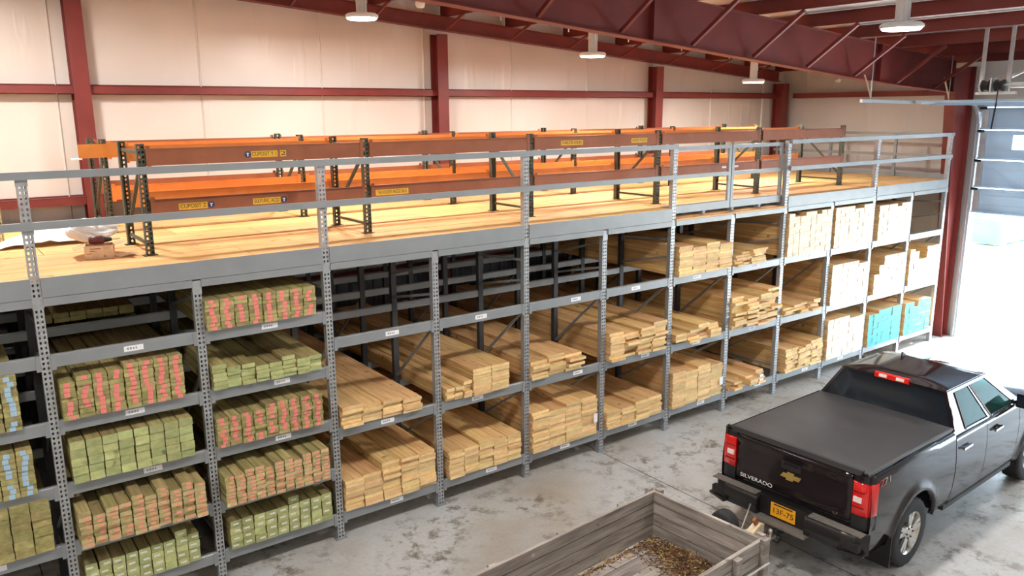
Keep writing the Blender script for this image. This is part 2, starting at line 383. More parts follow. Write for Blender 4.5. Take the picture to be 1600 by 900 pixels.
# ------------------------------------------------------------------ overhead door
GLASS_B, _nt, _bs = newmat('frosted_door_glass'); _bs.inputs['Base Color'].default_value = (.95, .97, 1, 1); _bs.inputs['Roughness'].default_value = .6; _bs.inputs['Transmission Weight'].default_value = .95
ZS = [2.83, 3.385, 3.99, 4.62]
def overhead_door(name, label, DY0, DY1, near, far):
    door = thing(name, label, 'door', (XS-.1, (DY0+DY1)/2, 2.82)); door['kind'] = 'structure'
    for i, z in enumerate(ZS):
        zt = ZS[i+1] if i < 3 else 5.10
        m = MB(); y0, y1 = DY1+.03, DY0-.02
        x = XS-.06
        if i == 2:                                            # section with a row of windows
            wy = [(DY0+a, DY0+b) for a, b in ((-1.56, -.68), (-2.81, -1.93), (-4.06, -3.18))]
            m.box(x, x+.04, y0, y1, z+.01, 4.22).box(x, x+.04, y0, y1, 4.52, zt-.01)
            ys = sorted([y0] + [v for w in wy for v in w] + [y1])
            for a, b in zip(ys[::2], ys[1::2]): m.box(x, x+.04, a, b, 4.22, 4.52)
        else:
            m.box(x, x+.04, y0, y1, z+.01, zt-.01)
        for zz in (z+.20, z+.40):
            if i != 2 or zz < 4.2: m.box(x-.008, x, y0, y1, zz-.006, zz+.006)
        sec = m.build('door_section', DOORP, door)
        MB().box(x-.05, x, y0, y1, zt-.06, zt-.03).build('stiffener_rib', DOORP, sec)
        MB().box(x-.05, x, y0, y1, z+.02, z+.05).build('stiffener_rib', DOORP, sec)
        MB().box(x-.025, x-.001, y1-.14, y1-.01, z+.03, zt-.03).build('end_stile', GALV, sec)
        for yy in (DY0-1.75, DY0-3.0):
            MB().box(x-.02, x-.001, yy-.04, yy+.04, z+.03, min(zt-.03, 4.2 if i == 2 else 9)).build('stile', GALV, sec)
        MB().cyl((x-.06, y1-.1, zt-.02), (x-.06, y1+.03, zt-.02), .028, n=12).build('roller', DARK, sec)
        if i == 2:
            for a, b in wy: MB().box(x+.012, x+.022, a, b, 4.22, 4.52).build('window_pane', GLASS_B, sec)
    # sections already pulled into the ceiling tracks
    for i in range(4):
        xa = XS-.40-.64*i; xb = xa-.62
        sec = MB().box(xb, xa, DY1+.03, DY0-.02, 5.19, 5.23).build('door_section', DOORP, door)
        MB().box(xa-.05, xa-.02, DY1+.03, DY0-.02, 5.14, 5.19).build('stiffener_rib', DOORP, sec)
        MB().box(xb, xa, DY0-.16, DY0-.02, 5.165, 5.19).build('end_stile', GALV, sec)
    for y, t in ((DY0+.03, near), (DY1-.03, far)):
        r = thing('door_track', 'galvanised overhead door track ' + t, 'track', (XS-.2, y, 0), group='overhead door tracks')
        s = 1 if y > DY0 else -1
        pts = [(XS-.11, y, 0)] + [(XS-.11, y, 4.75)] + [(XS-.11-.42*(1-math.cos(a)), y, 4.75+.42*math.sin(a)) for a in [math.pi/2*k/6 for k in range(1, 7)]] + [(13.2, y, 5.22)]
        m = MB()
        for a, b in zip(pts[:-1], pts[1:]):
            m.bar(a, b, .012 if abs(a[0]-b[0]) < .01 else .05, .07 if abs(a[0]-b[0]) < .01 else .06)
        m.build('rail', GALV, r)
        MB().box(XS-.15, XS-.01, y-.008+s*.02, y+.05*s+.008, 0, 5.0).build('jamb_angle', GALV, r)
        for x in (13.5, 16.4):
            MB().bar((x, y, 5.24), (x, y, zroof(x)+.02), .035, .006).build('track_hanger', GALV, r)
            MB().bar((x+.02, y, 5.26), (x+.02-.28, y+.0, 5.68), .03, .006).build('hanger_strut', GALV, r)

overhead_door('door_1', 'half raised daylight-tinted sectional overhead door beside the lumber rack', DY0, DY1, 'beside the lumber rack end', 'between the two overhead doors, rack side')
overhead_door('added_door_2', 'added unseen half raised daylight-tinted sectional overhead door farther from the lumber rack', -5.2, -9.6, 'of the added second door, nearer the rack', 'of the added second door, farthest from the rack')  # unseen second door, added to bring daylight onto the truck
HX = 13.222
sh = thing('torsion_shaft', 'steel torsion shaft with black drums hung above the open overhead door', 'shaft', (HX, -3.2, 5.43))
MB().cyl((HX, -2.12, 5.43), (HX, -4.25, 5.43), .022, n=12).build('shaft_tube', GALV, sh)
MB().cyl((HX, -2.62, 5.43), (HX, -4.1, 5.43), .042, n=16).build('spring', GALV, sh)
for y in (-2.25, -2.45):
    MB().lathe([(.022, -.06), (.09, -.06), (.09, -.045), (.07, -.03), (.07, .03), (.09, .045), (.09, .06), (.022, .06)], (HX, y, 5.43), 'y', 22).build('cable_drum', DARK, sh)
MB().box(HX-.1, HX+.1, -2.36, -2.34, 5.33, 5.55).build('bearing_plate', GALV, sh)
MB().box(HX-.03, HX+.03, -2.7, -2.1, 5.29, 5.33).build('mounting_bar', GALV, sh)
for y in (-2.16, -2.56):
    o = MB().bar((HX+.06, y, 5.34), (HX+.06, y, zroof(HX+.06)+.003), .05, .008).bar((HX+.04, y+.02, 5.34), (HX+.04, y+.02, zroof(HX)+.003), .008, .05).build('steel_hanger', GALV)
    tag(o, 'upright galvanised angle iron hanger holding the torsion shaft', 'hanger', 'torsion shaft hangers')
o = MB().bar((HX+.02, -2.60, 5.56), (HX+.02, -3.6, 6.05), .04, .04).build('diagonal_strut', GALV); tag(o, 'galvanised diagonal strut rising beside the torsion shaft hangers', 'strut')
ch = MB().tube([(HX-.08, -2.46, 5.42), (HX-.08, -2.46, 5.15)], .010).tube([(HX-.08, -2.46, 5.15), (HX-.08, -2.43, 4.75)], .014).build('pull_chain', DARK)
tag(ch, 'dark pull chain hanging below the torsion shaft drums', 'chain')

# ------------------------------------------------------------------ yard beyond the door: far wrapped lumber packs
WRAP = simple('teal_lumber_wrap', srgb(70, 190, 196), .5, 0, .1, 3)
for i, (x, y, c, t) in enumerate(((33.0, 5.2, 0, 'beside the red pole'), (33.2, 6.9, 0, 'nearest the door jamb side'), (36, 8.6, 0, 'standing farthest out in the yard'))):
    r = thing('lumber_pack', 'teal wrapped lumber pack out in the sunny yard, ' + t, 'pack', (x, y, -.01), group='wrapped packs in the yard')
    MB().box(x-1.6, x+1.6, y-.55, y+.55, .1, 1.0).build('wrapping', WRAP, r)
    for dx in (-1.1, 0, 1.1): MB().box(x+dx-.05, x+dx+.05, y-.55, y+.55, -.01, .1).build('bearer', NATURAL, r)
o = MB().cyl((33, 3.4, -.01), (33, 3.4, 1.5), .06, n=10).box(32.9, 33.1, 3.0, 3.8, .9, 1.0).build('barrier_post', simple('red_barrier', srgb(205, 70, 76), .5)); tag(o, 'red barrier post standing out in the yard', 'post')

# ------------------------------------------------------------------ the lumber rack
rack = thing('lumber_rack', 'long grey steel lumber rack with perforated posts carrying the mezzanine', 'rack', (8.52, 2.1, 0))
def perf_post(h, w=.084, d=.075, pitch=.05, hw=.017, hh=.024, inner=.011, lip=.018):
    m = MB(); n = int(h/pitch); xs = [-w/2, -inner-hw, -inner, inner, inner+hw, w/2]
    for i in range(n+1):
        za = i*pitch; zb = min(h, za+pitch)
        if zb-za < .03:
            m.add([(-w/2, 0, za), (w/2, 0, za), (w/2, 0, zb), (-w/2, 0, zb)], [(0, 1, 2, 3)]); continue
        zm = zb-hh
        m.add([(-w/2, 0, za), (w/2, 0, za), (w/2, 0, zm), (-w/2, 0, zm)], [(0, 1, 2, 3)])
        for j in (0, 2, 4):
            m.add([(xs[j], 0, zm), (xs[j+1], 0, zm), (xs[j+1], 0, zb), (xs[j], 0, zb)], [(0, 1, 2, 3)])
    for s in (-1, 1):
        x = s*w/2
        m.box(min(x, x-s*.003), max(x, x-s*.003), .0005, d, 0, h)
        m.box(min(x, x-s*lip), max(x, x-s*lip), d-.003, d, 0, h)
    return m
TALL, SHORT = 4.56, 3.40
me_tall = perf_post(TALL).mesh('upright_post', POST); me_short = perf_post(SHORT).mesh('upright_post', POST)
SHADEPOST = simple('shaded_rear_post', srgb(62, 64, 68), .45, .2, .15, 8)  # rear posts coloured dark to stand in for the unlit rack interior
me_rear = MB().box(-.038, -.033, 0, .07, 0, 3.33).box(.033, .038, 0, .07, 0, 3.33).box(-.033, .033, 0, .004, 0, 3.33).box(-.038, -.015, .067, .07, 0, 3.33).box(.015, .038, .067, .07, 0, 3.33).mesh('upright_post', SHADEPOST)
me_foot = MB().box(-.07, .07, -.02, .11, 0, .012).mesh('foot_plate', RACK)
YR = [0, 1.1, 2.08, 3.18, 4.1]
KS = list(range(-2, 13))
for k in KS:
    x = k*P
    p = inst('upright_post', me_tall if k % 2 == 0 else me_short, rack, (x, 0, 0))
    inst('foot_plate', me_foot, rack, (x, 0, 0))
    for y in YR[1:]:
        inst('upright_post', me_rear, rack, (x, y, 0)); inst('foot_plate', me_foot, rack, (x, y, 0))
    for ya, yb in ((.075, 1.1), (2.15, 3.18)):
        for (z0, z1) in ((3.12, 3.05), (2.85, 2.62), (2.42, 1.52), (1.28, .62), (.52, .50)):
            if k % 2 and z0 > 3: z0, z1 = 3.22, 2.95
            MB().bar((x, ya, z0), (x, yb, z1), .024, .032).build('frame_brace', RACK, rack)
    if k % 2 == 0:
        for z in (3.37, 4.06, 4.50):
            m = MB().box(x-.048, x+.048, -.006, .05, z-.055, z+.055)
            for dx in (-.02, .02):
                for dz in (-.03, .03): m.box(x+dx-.006, x+dx+.006, -.01, -.006, z+dz-.006, z+dz+.006)
            m.build('splice_sleeve', POST, rack)
    else:
        MB().box(x-.046, x+.046, -.006, .05, 3.26, 3.40).build('splice_sleeve', POST, rack)
def beam_mesh(L, h, d, name='shelf_beam'):
    a = [(-d, -h), (0, -h), (0, -.012), (-.010, 0), (-d+.012, 0), (-d, -.012)]
    return MB().prism([(q[0]+d/2, q[1]) for q in a], 'x', -L/2, L/2).mesh(name, RACK)
bm_front = beam_mesh(P-.088, .125, .055); bm_rear = beam_mesh(P-.078, .10, .05)
me_conn = MB().box(-.02, .02, -.032, -.028, -.15, -.001).box(-.02, -.016, -.03, .03, -.15, -.001).mesh('beam_connector', RACK)
LV5 = [.34, .935, 1.555, 2.21, 2.865]; LV3 = [.35, 1.43, 2.53]
me_lab = MB().box(-.09, .09, -.0015, 0, -.028, .028, 0).box(-.062, -.045, -.002, -.0015, -.01, .012, 1).box(-.036, -.018, -.002, -.0015, -.01, .012, 1).box(-.008, .006, -.002, -.0015, -.01, .012, 1).box(.016, .03, -.002, -.0015, -.01, .012, 1).mesh('paper_label', [PAPER, simple('grey_handwriting', srgb(150, 150, 160), .7)])
random.seed(5)
for k in range(-2, 12):
    xc = (k+.5)*P
    for z in (LV5 if k < 2 else LV3):
        b = inst('shelf_beam', bm_front, rack, (xc, .020, z))
        for s in (-1, 1): inst('beam_connector', me_conn, rack, (xc+s*(P/2-.062), .020, z))
        if k >= -1 and not (k < 2 and z < .5) and not (k >= 8 and random.random() < .5):
            inst('paper_label', me_lab, b, (random.uniform(-.12, .25) if k > 1 else random.uniform(0, .12), -.028, -.062))
        for y in YR[1:]: inst('shelf_beam', bm_rear, rack, (xc, y+.035, z))

# ------------------------------------------------------------------ mezzanine deck
deck = thing('mezzanine_deck', 'plywood mezzanine deck with grey steel edge beams on top of the rack', 'deck', (8.52, 2.2, 3.3))
ZD = 3.60
XL = -2*P; XR = 12*P
me_j = MB().box(-.03, .03, .1, 4.45, 3.33, ZD-.022).mesh('joist', RACK)
x = XL+.1
while x < XR: inst('joist', me_j, deck, (x, 0, 0)); x += .71
strips = [(.0, .65), (.65, 1.38), (1.38, 2.12), (2.12, 2.9), (2.9, 3.64), (3.64, 4.45)]
for i, (ya, yb) in enumerate(strips):
    x = XL-(i*.9) % 2.44
    while x < XR:
        a = max(x, XL); b = min(x+2.44, XR-.02)
        segs = [(a, b)]
        if i == 0: segs = [(a, min(b, 6*P)), (max(a, 8*P), b)]     # open strip behind the loading gate
        for a, b in segs:
            if b-a > .05: MB().box(a+.004, b-.004, ya+.006, yb-.006, ZD-.02+random.uniform(-.001, .001), ZD+random.uniform(-.0015, .0015)).build('deck_panel', PLY, deck)
        x += 2.44
for k in range(-2, 12, 2):
    if k == 6: continue
    a, b = k*P+.044, (k+2)*P-.044
    MB().box(a, b, -.012, .0, 3.415, ZD+.002).box(a, b, 0, .06, 3.415, 3.42).box(a, b, 0, .06, ZD-.026, ZD-.021).build('edge_channel', RACK, deck)
for k in range(-2, 12):
    a, b = k*P+.044, (k+1)*P-.044
    MB().box(a, b, -.022, .05, 3.335, 3.412).build('edge_beam', RACK, deck)
a, b = 6*P+.044, 8*P-.044
MB().box(a, b, -.02, .30, 3.414, 3.44).build('loading_plank', PLY, deck)
MB().box(a, b, .32, .335, 3.44, ZD).build('toe_board', RACK, deck)
MB().box(a, b, .336, .65, ZD-.02, ZD).build('deck_panel', PLY, deck)
MB().box(XL, XR, 4.46, 4.48, 3.33, ZD).build('edge_channel', RACK, deck)
MB().box(XR-.015, XR, .05, 4.46, 3.36, ZD+.10).build('end_channel', RACK, deck)

# guard rails between tall posts, loading gate, end rail
railg = 'front guard rails of the mezzanine'
for k in range(-2, 12, 2):
    if k == 6: continue
    a, b = k*P+.05, (k+2)*P-.05
    t = {-2: 'beyond the bag and box', 0: 'in front of the box and plastic bag', 2: 'between the second and third tall posts from the box', 4: 'next to the loading gate on the bag side', 8: 'next to the loading gate on the door side', 10: 'ending at the door side corner post'}[k]
    r = thing('guard_rail', 'two grey tube guard rails ' + t, 'guard rail', ((a+b)/2, 0, ZD), group=railg)
    for z in (4.54, 4.085):
        MB().box(a-.05, b+.05, -.052, -.012, z-.035, z+.035).build('rail_tube', RACK, r)
gate = thing('loading_gate', 'grey tube loading gate in the mezzanine guard rail above the loading plank', 'gate', (7*P, .05, ZD))
for x in (6*P+.09, 7*P-.04, 7*P+.04, 8*P-.09): MB().box(x-.03, x+.03, .08, .12, 3.62 if x > 0 else 0, 4.53).build('gate_post', RACK, gate)
for z in (4.50, 4.07, 3.60):
    for a, b in ((6*P+.06, 7*P-.01), (7*P+.01, 8*P-.06)):
        MB().box(a, b, .079, .121, z-.03-(.06 if z < 3.7 else 0), z+.03).build('gate_rail', RACK, gate)
er = thing('guard_rail', 'grey end guard rail running back along the door side of the mezzanine', 'guard rail', (XR, 2.2, ZD))
for y in (1.2, 2.8, 4.3): MB().box(XR-.06, XR-.02, y-.03, y+.03, ZD, 4.55).build('rail_post', RACK, er)
for z in (4.54, 4.085): MB().box(XR-.055, XR-.02, .08, 4.4, z-.03, z+.03).build('rail_tube', RACK, er)

# ------------------------------------------------------------------ pallet racks standing on the deck
me_pal = perf_post(1.17, .078, .07, .05, .019, .028, .009).mesh('rack_post', OLIVE)
me_palf = MB().box(-.07, .07, -.01, .09, 0, .008).mesh('foot_plate', OLIVE)
FX = [1.15, 3.70, 6.25, 8.82, 11.38, 14.0]
def text_mesh(s, size, mat, extrude=.0008):
    c = bpy.data.curves.new('txt', 'FONT'); c.body = s; c.size = size; c.extrude = extrude; c.align_x = 'CENTER'; c.align_y = 'CENTER'
    o = bpy.data.objects.new('txt', c); link(o)
    dg = bpy.context.evaluated_depsgraph_get(); me = bpy.data.meshes.new_from_object(o.evaluated_get(dg))
    bpy.data.objects.remove(o); bpy.data.curves.remove(c)
    me.materials.clear(); me.materials.append(mat); return me
def deck_rack(label, ya, yb, mfront, mback, group):
    r = thing('pallet_rack', label, 'rack', ((FX[0]+FX[-1])/2, (ya+yb)/2, ZD), group=group)
    beams = {}
    for i, x in enumerate(FX):
        inst('rack_post', me_pal, r, (x, ya, ZD)); inst('foot_plate', me_palf, r, (x, ya, ZD))
        inst('rack_post', me_pal, r, (x, yb, ZD), (0, 0, math.pi)); inst('foot_plate', me_palf, r, (x, yb-.08, ZD))
        MB().bar((x, ya+.05, ZD+.12), (x, yb-.05, ZD+.12), .03, .03).build('frame_brace', OLIVE, r)
        s = 1 if i % 3 != 2 else -1
        y0, y1 = (ya+.05, yb-.05) if s > 0 else (yb-.05, ya+.05)
        MB().bar((x, y1, ZD+.22), (x, y0, ZD+1.0), .035, .03).build('frame_brace', OLIVE, r)
        MB().bar((x, ya+.05, ZD+1.08), (x, yb-.05, ZD+1.08), .03, .03).build('frame_brace', OLIVE, r)
        if i < 5:
            a, b = x+.041, FX[i+1]-.041
            for z0, z1 in ((4.02, 4.19), (4.545, 4.72)):
                for y, mt, fr in ((ya, mfront, 1), (yb, mback, 0)):
                    yy = (y-.02, y+.025) if fr else (y-.025, y+.02)
                    m = MB().box(a, b, yy[0], yy[1], z0, z1-.02).box(a, b, yy[0]+.015, yy[1], z1-.02, z1)
                    bo = m.build('step_beam', mt, r)
                    beams[(i, z0 > 4.3, fr)] = bo
                    for e, s in ((a, 1), (b, -1)):
                        MB().box(min(e, e+s*.045), max(e, e+s*.045), yy[0]-.004 if fr else yy[1], yy[0] if fr else yy[1]+.004, z0-.02, z1+.03).build('beam_bracket', mt, bo)
    return r, beams
r_near, bn = deck_rack('rust orange pallet rack with yellow name signs, along the mezzanine guard rail', .63, 1.62, BRICK, ORANGE, None)
r_far, bf = deck_rack('orange pallet rack with bright orange front beams, along the back wall', 2.68, 3.62, ORANGE, BRICK, None)
def sign(i, up, x, w, txt, dot=None):
    b = bn[(i, up, 1)]; z = 4.625 if up else 4.10; y = .63-.020
    pl = inst('name_sign', MB().box(-w/2, w/2, -.003, -.0005, -.035, .035).mesh('name_sign', YELLOW), b, (0, 0, 0))
    pl.parent = b; pl.matrix_parent_inverse = Matrix.Identity(4); pl.location = (x, y, z)
    tm = inst('sign_lettering', text_mesh(txt, .062, INK)); tm.parent = b; tm.location = (x, y-.0032, z); tm.rotation_euler = (math.pi/2, 0, 0)
    bx = tm.dimensions.x
    me = tm.data; xs = [v.co.x for v in me.vertices]; k = (w*.90)/(max(xs)-min(xs)); tm.scale = (k, 1, 1)
    if dot:
        d = MB().cyl((0, -.003, 0), (0, -.0005, 0), .036, n=18).build('sign_disc', BLUEDOT); d.parent = b; d.location = (x+dot, y, z)
        q = MB().box(-.006, .006, -.005, -.003, -.02, .02).box(-.016, .016, -.005, -.003, .008, .016).build('disc_arrow', PAPER); q.parent = b; q.location = (x+dot, y, z)
sign(0, True, 2.44, .30, 'CUPOSIT Y 1', -.19); sign(0, True, 2.655, .07, '2')
sign(0, False, 1.62, .30, 'CUPOSIT Z', .19); sign(0, False, 2.43, .32, 'SULFURIC ACID', .20)
sign(1, False, 4.03, .46, 'THE NOLDEX ANODE BAGS')
sign(2, True, 6.98, .42, 'STABILIZER LINDEN'); sign(2, True, 8.35, .34, 'LINDEN POUCH')
for dx in (.5, .82):
    q = MB().box(-.055, .055, -.003, 0, -.016, .016).build('paper_tag', PAPER); q.parent = bn[(3, False, 1)]; q.location = (9.9+dx, .609, 4.12)
cb = thing('cardboard_sheet', 'folded orange-brown cardboard sheet poking past the end of the far rack', 'cardboard', (1.05, 2.6, 4.55))
CARD = simple('orange_brown_cardboard', srgb(206, 132, 58), .75, 0, .1, 5)
MB().box(.86, 1.12, 2.58, 2.59, 4.55, 4.715).build('front_flap', CARD, cb)
MB().add([(1.12, 2.58, 4.55), (1.12, 2.58, 4.715), (1.42, 2.65, 4.735), (1.42, 2.65, 4.57), (1.12, 2.572, 4.55), (1.12, 2.572, 4.715), (1.42, 2.642, 4.735), (1.42, 2.642, 4.57)], [(0,1,2,3),(4,7,6,5),(0,4,5,1),(1,5,6,2),(2,6,7,3),(3,7,4,0)]).build('side_flap', CARD, cb)
o = MB().box(.80, .90, 2.62, 2.8, 4.53, 4.545).build('paper_strip', PAPER); o.parent = cb; o.matrix_parent_inverse = Matrix.Translation(-Vector(cb['_w']))
# lone pallet rack post left of the box
lp = thing('rack_frame', 'tan perforated rack frame standing alone beyond the box and bag', 'rack frame', (-.06, 2.6, ZD))
me_tan = perf_post(1.1, .085, .07, .05, .02, .028, .011).mesh('rack_post', simple('tan_rack_paint', srgb(190, 170, 130), .5))
inst('rack_post', me_tan, lp, (-.06, 2.6, ZD)); inst('rack_post', me_tan, lp, (-.06, 3.5, ZD))
MB().bar((-.06, 2.66, ZD+.2), (-.06, 3.5, ZD+.95), .03, .03).build('frame_brace', POST, lp)

# box, bag, drill on the deck
BOXM = simple('printed_cardboard', srgb(196, 160, 128), .8, 0, .15, 14)
bx = thing('cardboard_box', 'small open cardboard box with loose flaps on the mezzanine deck', 'box', (.70, .86, ZD), math.radians(-14), world=False)
m = MB(); w, d, h, t = .135, .11, .14, .004
m.box(-w, w, -d, -d+t, 0, h).box(-w, w, d-t, d, 0, h).box(-w, -w+t, -d+t, d-t, 0, h).box(w-t, w, -d+t, d-t, 0, h).box(-w, w, -d, d, 0, t)
b_ = m.build('box_body', BOXM); b_.parent = bx
for (p, q, wd) in (((-w, 0, h), (-w-.11, -.02, h-.035), .2), ((w, 0, h), (w+.12, .02, h+.03), .2), ((w+.03, -.03, .004), (w+.2, .05, .03), .14)):
    f = MB().bar(p, q, wd, .004, 0, (0, 0, 1)).build('flap', BOXM); f.parent = bx
for (xx, zz, ww, hh) in ((-.06, .085, .05, .008), (-.03, .11, .1, .008), (.05, .03, .014, .014), (-.09, .06, .05, .006)):
    f = MB().box(xx-ww/2, xx+ww/2, -d-.0008, -d, zz-hh/2, zz+hh/2).build('print_mark', simple('brown_box_print', srgb(120, 70, 50), .8)); f.parent = bx
dr = thing('power_drill', 'dark red and black power drill lying on the cardboard box', 'drill', (.70, .83, ZD+.144), math.radians(-6), world=False)
for nm, mb, mt in (('motor_housing', MB().lathe([(.001, -.10), (.035, -.095), (.045, -.05), (.045, .03), (.034, .045)], (0, 0, .046), 'x', 18), simple('dark_red_plastic', srgb(84, 24, 22), .4)),
                   ('chuck', MB().cyl((.045, 0, .046), (.12, 0, .046), .03, .018, 14), DARK), ('grip', MB().bar((-.02, .03, .03), (-.05, .17, .022), .04, .035), DARK),
                   ('bit', MB().cyl((.12, 0, .046), (.20, 0, .046), .006, n=8), SILVER)):
    q = mb.build(nm, mt); q.parent = dr
BAG, _nt, _bs = newmat('white_plastic_film'); _bs.inputs['Base Color'].default_value = (.86, .86, .86, 1); _bs.inputs['Roughness'].default_value = .35
_bs.inputs['Transmission Weight'].default_value = .08
m = MB(); random.seed(3); n1, n2 = 22, 14; G = []
for i in range(n2+1):
    ph = math.pi*i/n2; row = []
    for j in range(n1):
        th = 2*math.pi*j/n1; k = 1+.16*math.sin(3*th+ph*2)+random.uniform(-.09, .09)
        row.append((.24*k*math.sin(ph)*math.cos(th), .17*k*math.sin(ph)*math.sin(th), .13+(.13*(1+random.uniform(-.06, .06)))*math.cos(ph) + .03*math.sin(ph)*math.cos(2*th)))
    row.append(row[0]); G.append(row)
m.grid(G, 0, False)
bagz = ZD+.235
bag = m.build('plastic_bag', BAG); bag.location = (.69, 1.17, ZD+.12); tag(bag, 'crumpled white plastic bag heaped behind the drill on the box', 'bag')
sheet = MB(); G = []
for i in range(14):
    G.append([(-.55+1.1*i/13, -.2+.5*j/6, .012+.16*math.sin(math.pi*i/13)*math.sin(math.pi*(j+.5)/7)+random.uniform(0, .03)) for j in range(7)])
sheet.grid(G, 0, False)
so_ = sheet.build('plastic_sheet', BAG); so_.location = (.42, 2.2, ZD); tag(so_, 'loose white plastic sheet crumpled on the deck behind the box', 'sheet')
md = so_.modifiers.new('thick', 'SOLIDIFY'); md.thickness = .004; md.offset = 1

# ------------------------------------------------------------------ lumber
BAYN = {11: 'first', 10: 'second', 9: 'third', 8: 'fourth', 7: 'fifth', 6: 'sixth', 5: 'seventh', 4: 'eighth', 3: 'ninth', 2: 'tenth', 1: 'eleventh', 0: 'twelfth', -1: 'thirteenth', -2: 'fourteenth'}
def shelfname(bay, z):
    if bay < 2: return ['bottom', 'second', 'third', 'fourth', 'top'][LV5.index(z)]
    return ['bottom', 'middle', 'top'][LV3.index(z)]
KIND = { # material, end material, tag mesh colour, wording
 'red': (TREAT, TREATEND, TAGRED, 'treated board with red end tag'), 'blue': (TREAT, TREATEND, TAGBLUE, 'treated board with blue end tag'),
 'green': (TREAT, MINTEND, None, 'green treated plank without tag'), 'orange': (TREAT, CREAMEND, TAGORANGE, 'narrow treated board with orange end tag'),
 'post': (TREAT, MINTEND, TAGWHITE, 'square treated post with white end tag'), 'plain': (TREAT, TREATEND, None, 'plain treated plank'),
 'natural': (NATURAL, NATEND, None, 'natural pine board'), 'pale': (NATURAL, PALEEND, None, 'pale ended pine board'), 'turq': (NATURAL, BLUEEND, None, 'pine board with turquoise painted end')}
_meshes = {}
def board_mesh(w, h, L, kind):
    key = (round(w, 4), round(h, 4), round(L, 2), kind)
    if key not in _meshes:
        c = .0016 if kind in ('pale', 'turq') else min(.006, h*.13); a, b = w/2, h/2
        poly = [(-a+c, -b), (a-c, -b), (a, -b+c), (a, b-c), (a-c, b), (-a+c, b), (-a, b-c), (-a, -b+c)]
        m = MB().prism(poly, 'y', 0, L)
        m.m[-2] = 1; m.m[-1] = 1
        _meshes[key] = m.mesh('board', [KIND[kind][0], KIND[kind][1]])
    return _meshes[key]
_tags = {}
def tag_mesh(w, h, kind):
    key = (round(w, 3), round(h, 3), kind)
    if key not in _tags:
        _tags[key] = MB().box(-w/2, w/2, -.0012, -.0004, -h/2, h/2).mesh('end_tag', KIND[kind][2])
    return _tags[key]
BOARDS = []   # (distance, record)
def stack(bay, z, x0, x1, cols, rows, bh, kind, yf=-.06, rag=.012, L=4.25, extra='', xr=.0, slip=0):
    pw = (x1-x0)/cols; rl = rows if isinstance(rows, (list, tuple)) else [rows]*cols
    desc = '%s, %s%s shelf, %s bay from overhead door' % (KIND[kind][3], extra+' stack, ' if extra else '', shelfname(bay, z), BAYN[bay])
    grp = '%s boards on the %s shelf of the %s bay%s' % (kind, shelfname(bay, z), BAYN[bay], ' '+extra if extra else '')
    nm = {'red': 'red_tagged_board', 'blue': 'blue_tagged_board', 'green': 'treated_plank', 'plain': 'treated_plank', 'orange': 'orange_tagged_board', 'post': 'lumber_post', 'natural': 'pine_board', 'pale': 'pale_pine_board', 'turq': 'turquoise_ended_board'}[kind]
    for c in range(cols):
        dyc = random.uniform(-rag, rag)
        for r in range(rl[c]):
            w = (pw-.0022) if kind in ('pale', 'turq') else pw-.004-random.choice((0, .003, .006)); gap = pw-w
            xx = x0+pw*(c+.5)+random.uniform(-1, 1)*max(0, gap/2-.001)
            yy = yf+dyc*.6+random.uniform(-rag, rag)
            if slip and random.random() < .3: yy += random.uniform(-slip, slip)
            BOARDS.append((xx, yy, z+.0005+bh*(r+.5), w, bh-.0012, L, kind, desc, grp, nm))
random.seed(21)
# treated bays
stack(-1, 2.21, -.68, -.255, 3, 11, .048, 'blue'); stack(-1, 1.555, -.64, -.21, 3, 9, .05, 'blue'); stack(-1, .935, -.64, -.13, 3, 6, .088, 'plain')
stack(-1, 2.865, -.9, -.42, 3, 2, .05, 'plain', 1.3, L=3.2); stack(0, 2.865, .07, 1.05, 6, 2, .05, 'plain', 1.3, L=3.2)
stack(0, 2.21, .075, 1.20, 8, [8, 9, 9, 9, 10, 10, 10, 10], .0465, 'red', -.07)
stack(0, 1.555, .09, 1.24, 8, 5, .086, 'green', -.07); stack(0, .935, .07, 1.27, 10, [8, 7, 8, 8, 9, 8, 9, 8, 9, 8], .046, 'orange', -.22, .02)
stack(0, .34, .09, 1.20, 9, [4, 4, 4, 4, 4, 4, 4, 5, 4], .082, 'post', -.05, .01)
stack(1, 2.865, 1.46, 2.67, 8, [8, 8, 8, 8, 8, 8, 8, 8], .041, 'red', -.07); stack(1, 2.21, 1.48, 2.70, 8, [6, 5, 5, 4, 4, 5, 4, 4], .046, 'green', -.06, .02)
stack(1, 1.555, 1.47, 2.68, 9, [8, 8, 8, 8, 9, 9, 9, 9, 9], .0425, 'red', -.07, .016); stack(1, .935, 1.47, 2.66, 11, [8, 8, 9, 9, 8, 9, 9, 8, 9, 9, 9], .042, 'orange', -.22, .015)
stack(1, .34, 1.52, 2.72, 9, [4, 4, 4, 4, 4, 5, 4, 4, 4], .085, 'post', -.06, .01)
# natural bays
N = 'natural'
stack(2, .35, 2.90, 4.17, 5, [9, 9, 11, 11, 11], .044, N, -.04, .02); stack(2, 1.43, 2.90, 3.98, 4, [6, 5, 5, 4], .044, N, -.05, .03)
stack(3, .35, 4.36, 5.55, 5, [9, 9, 10, 9, 9], .042, N, -.05, .015); stack(3, 1.43, 4.34, 4.74, 3, [4, 4, 5], .045, N, -.06, .03, extra='low'); stack(3, 1.43, 4.75, 5.34, 2, 8, .045, N, -.06, .012, extra='high')
stack(4, .35, 5.73, 6.96, 4, [14, 13, 14, 14], .043, N, -.06, .02); stack(4, 1.43, 5.73, 6.66, 3, [6, 7, 6], .042, N, -.06, .06)
stack(5, .35, 7.16, 8.36, 4, [6, 6, 7, 7], .044, N, -.05, .02); stack(5, 1.43, 7.16, 8.35, 4, [10, 9, 10, 11], .043, N, -.07, .05, slip=.12)
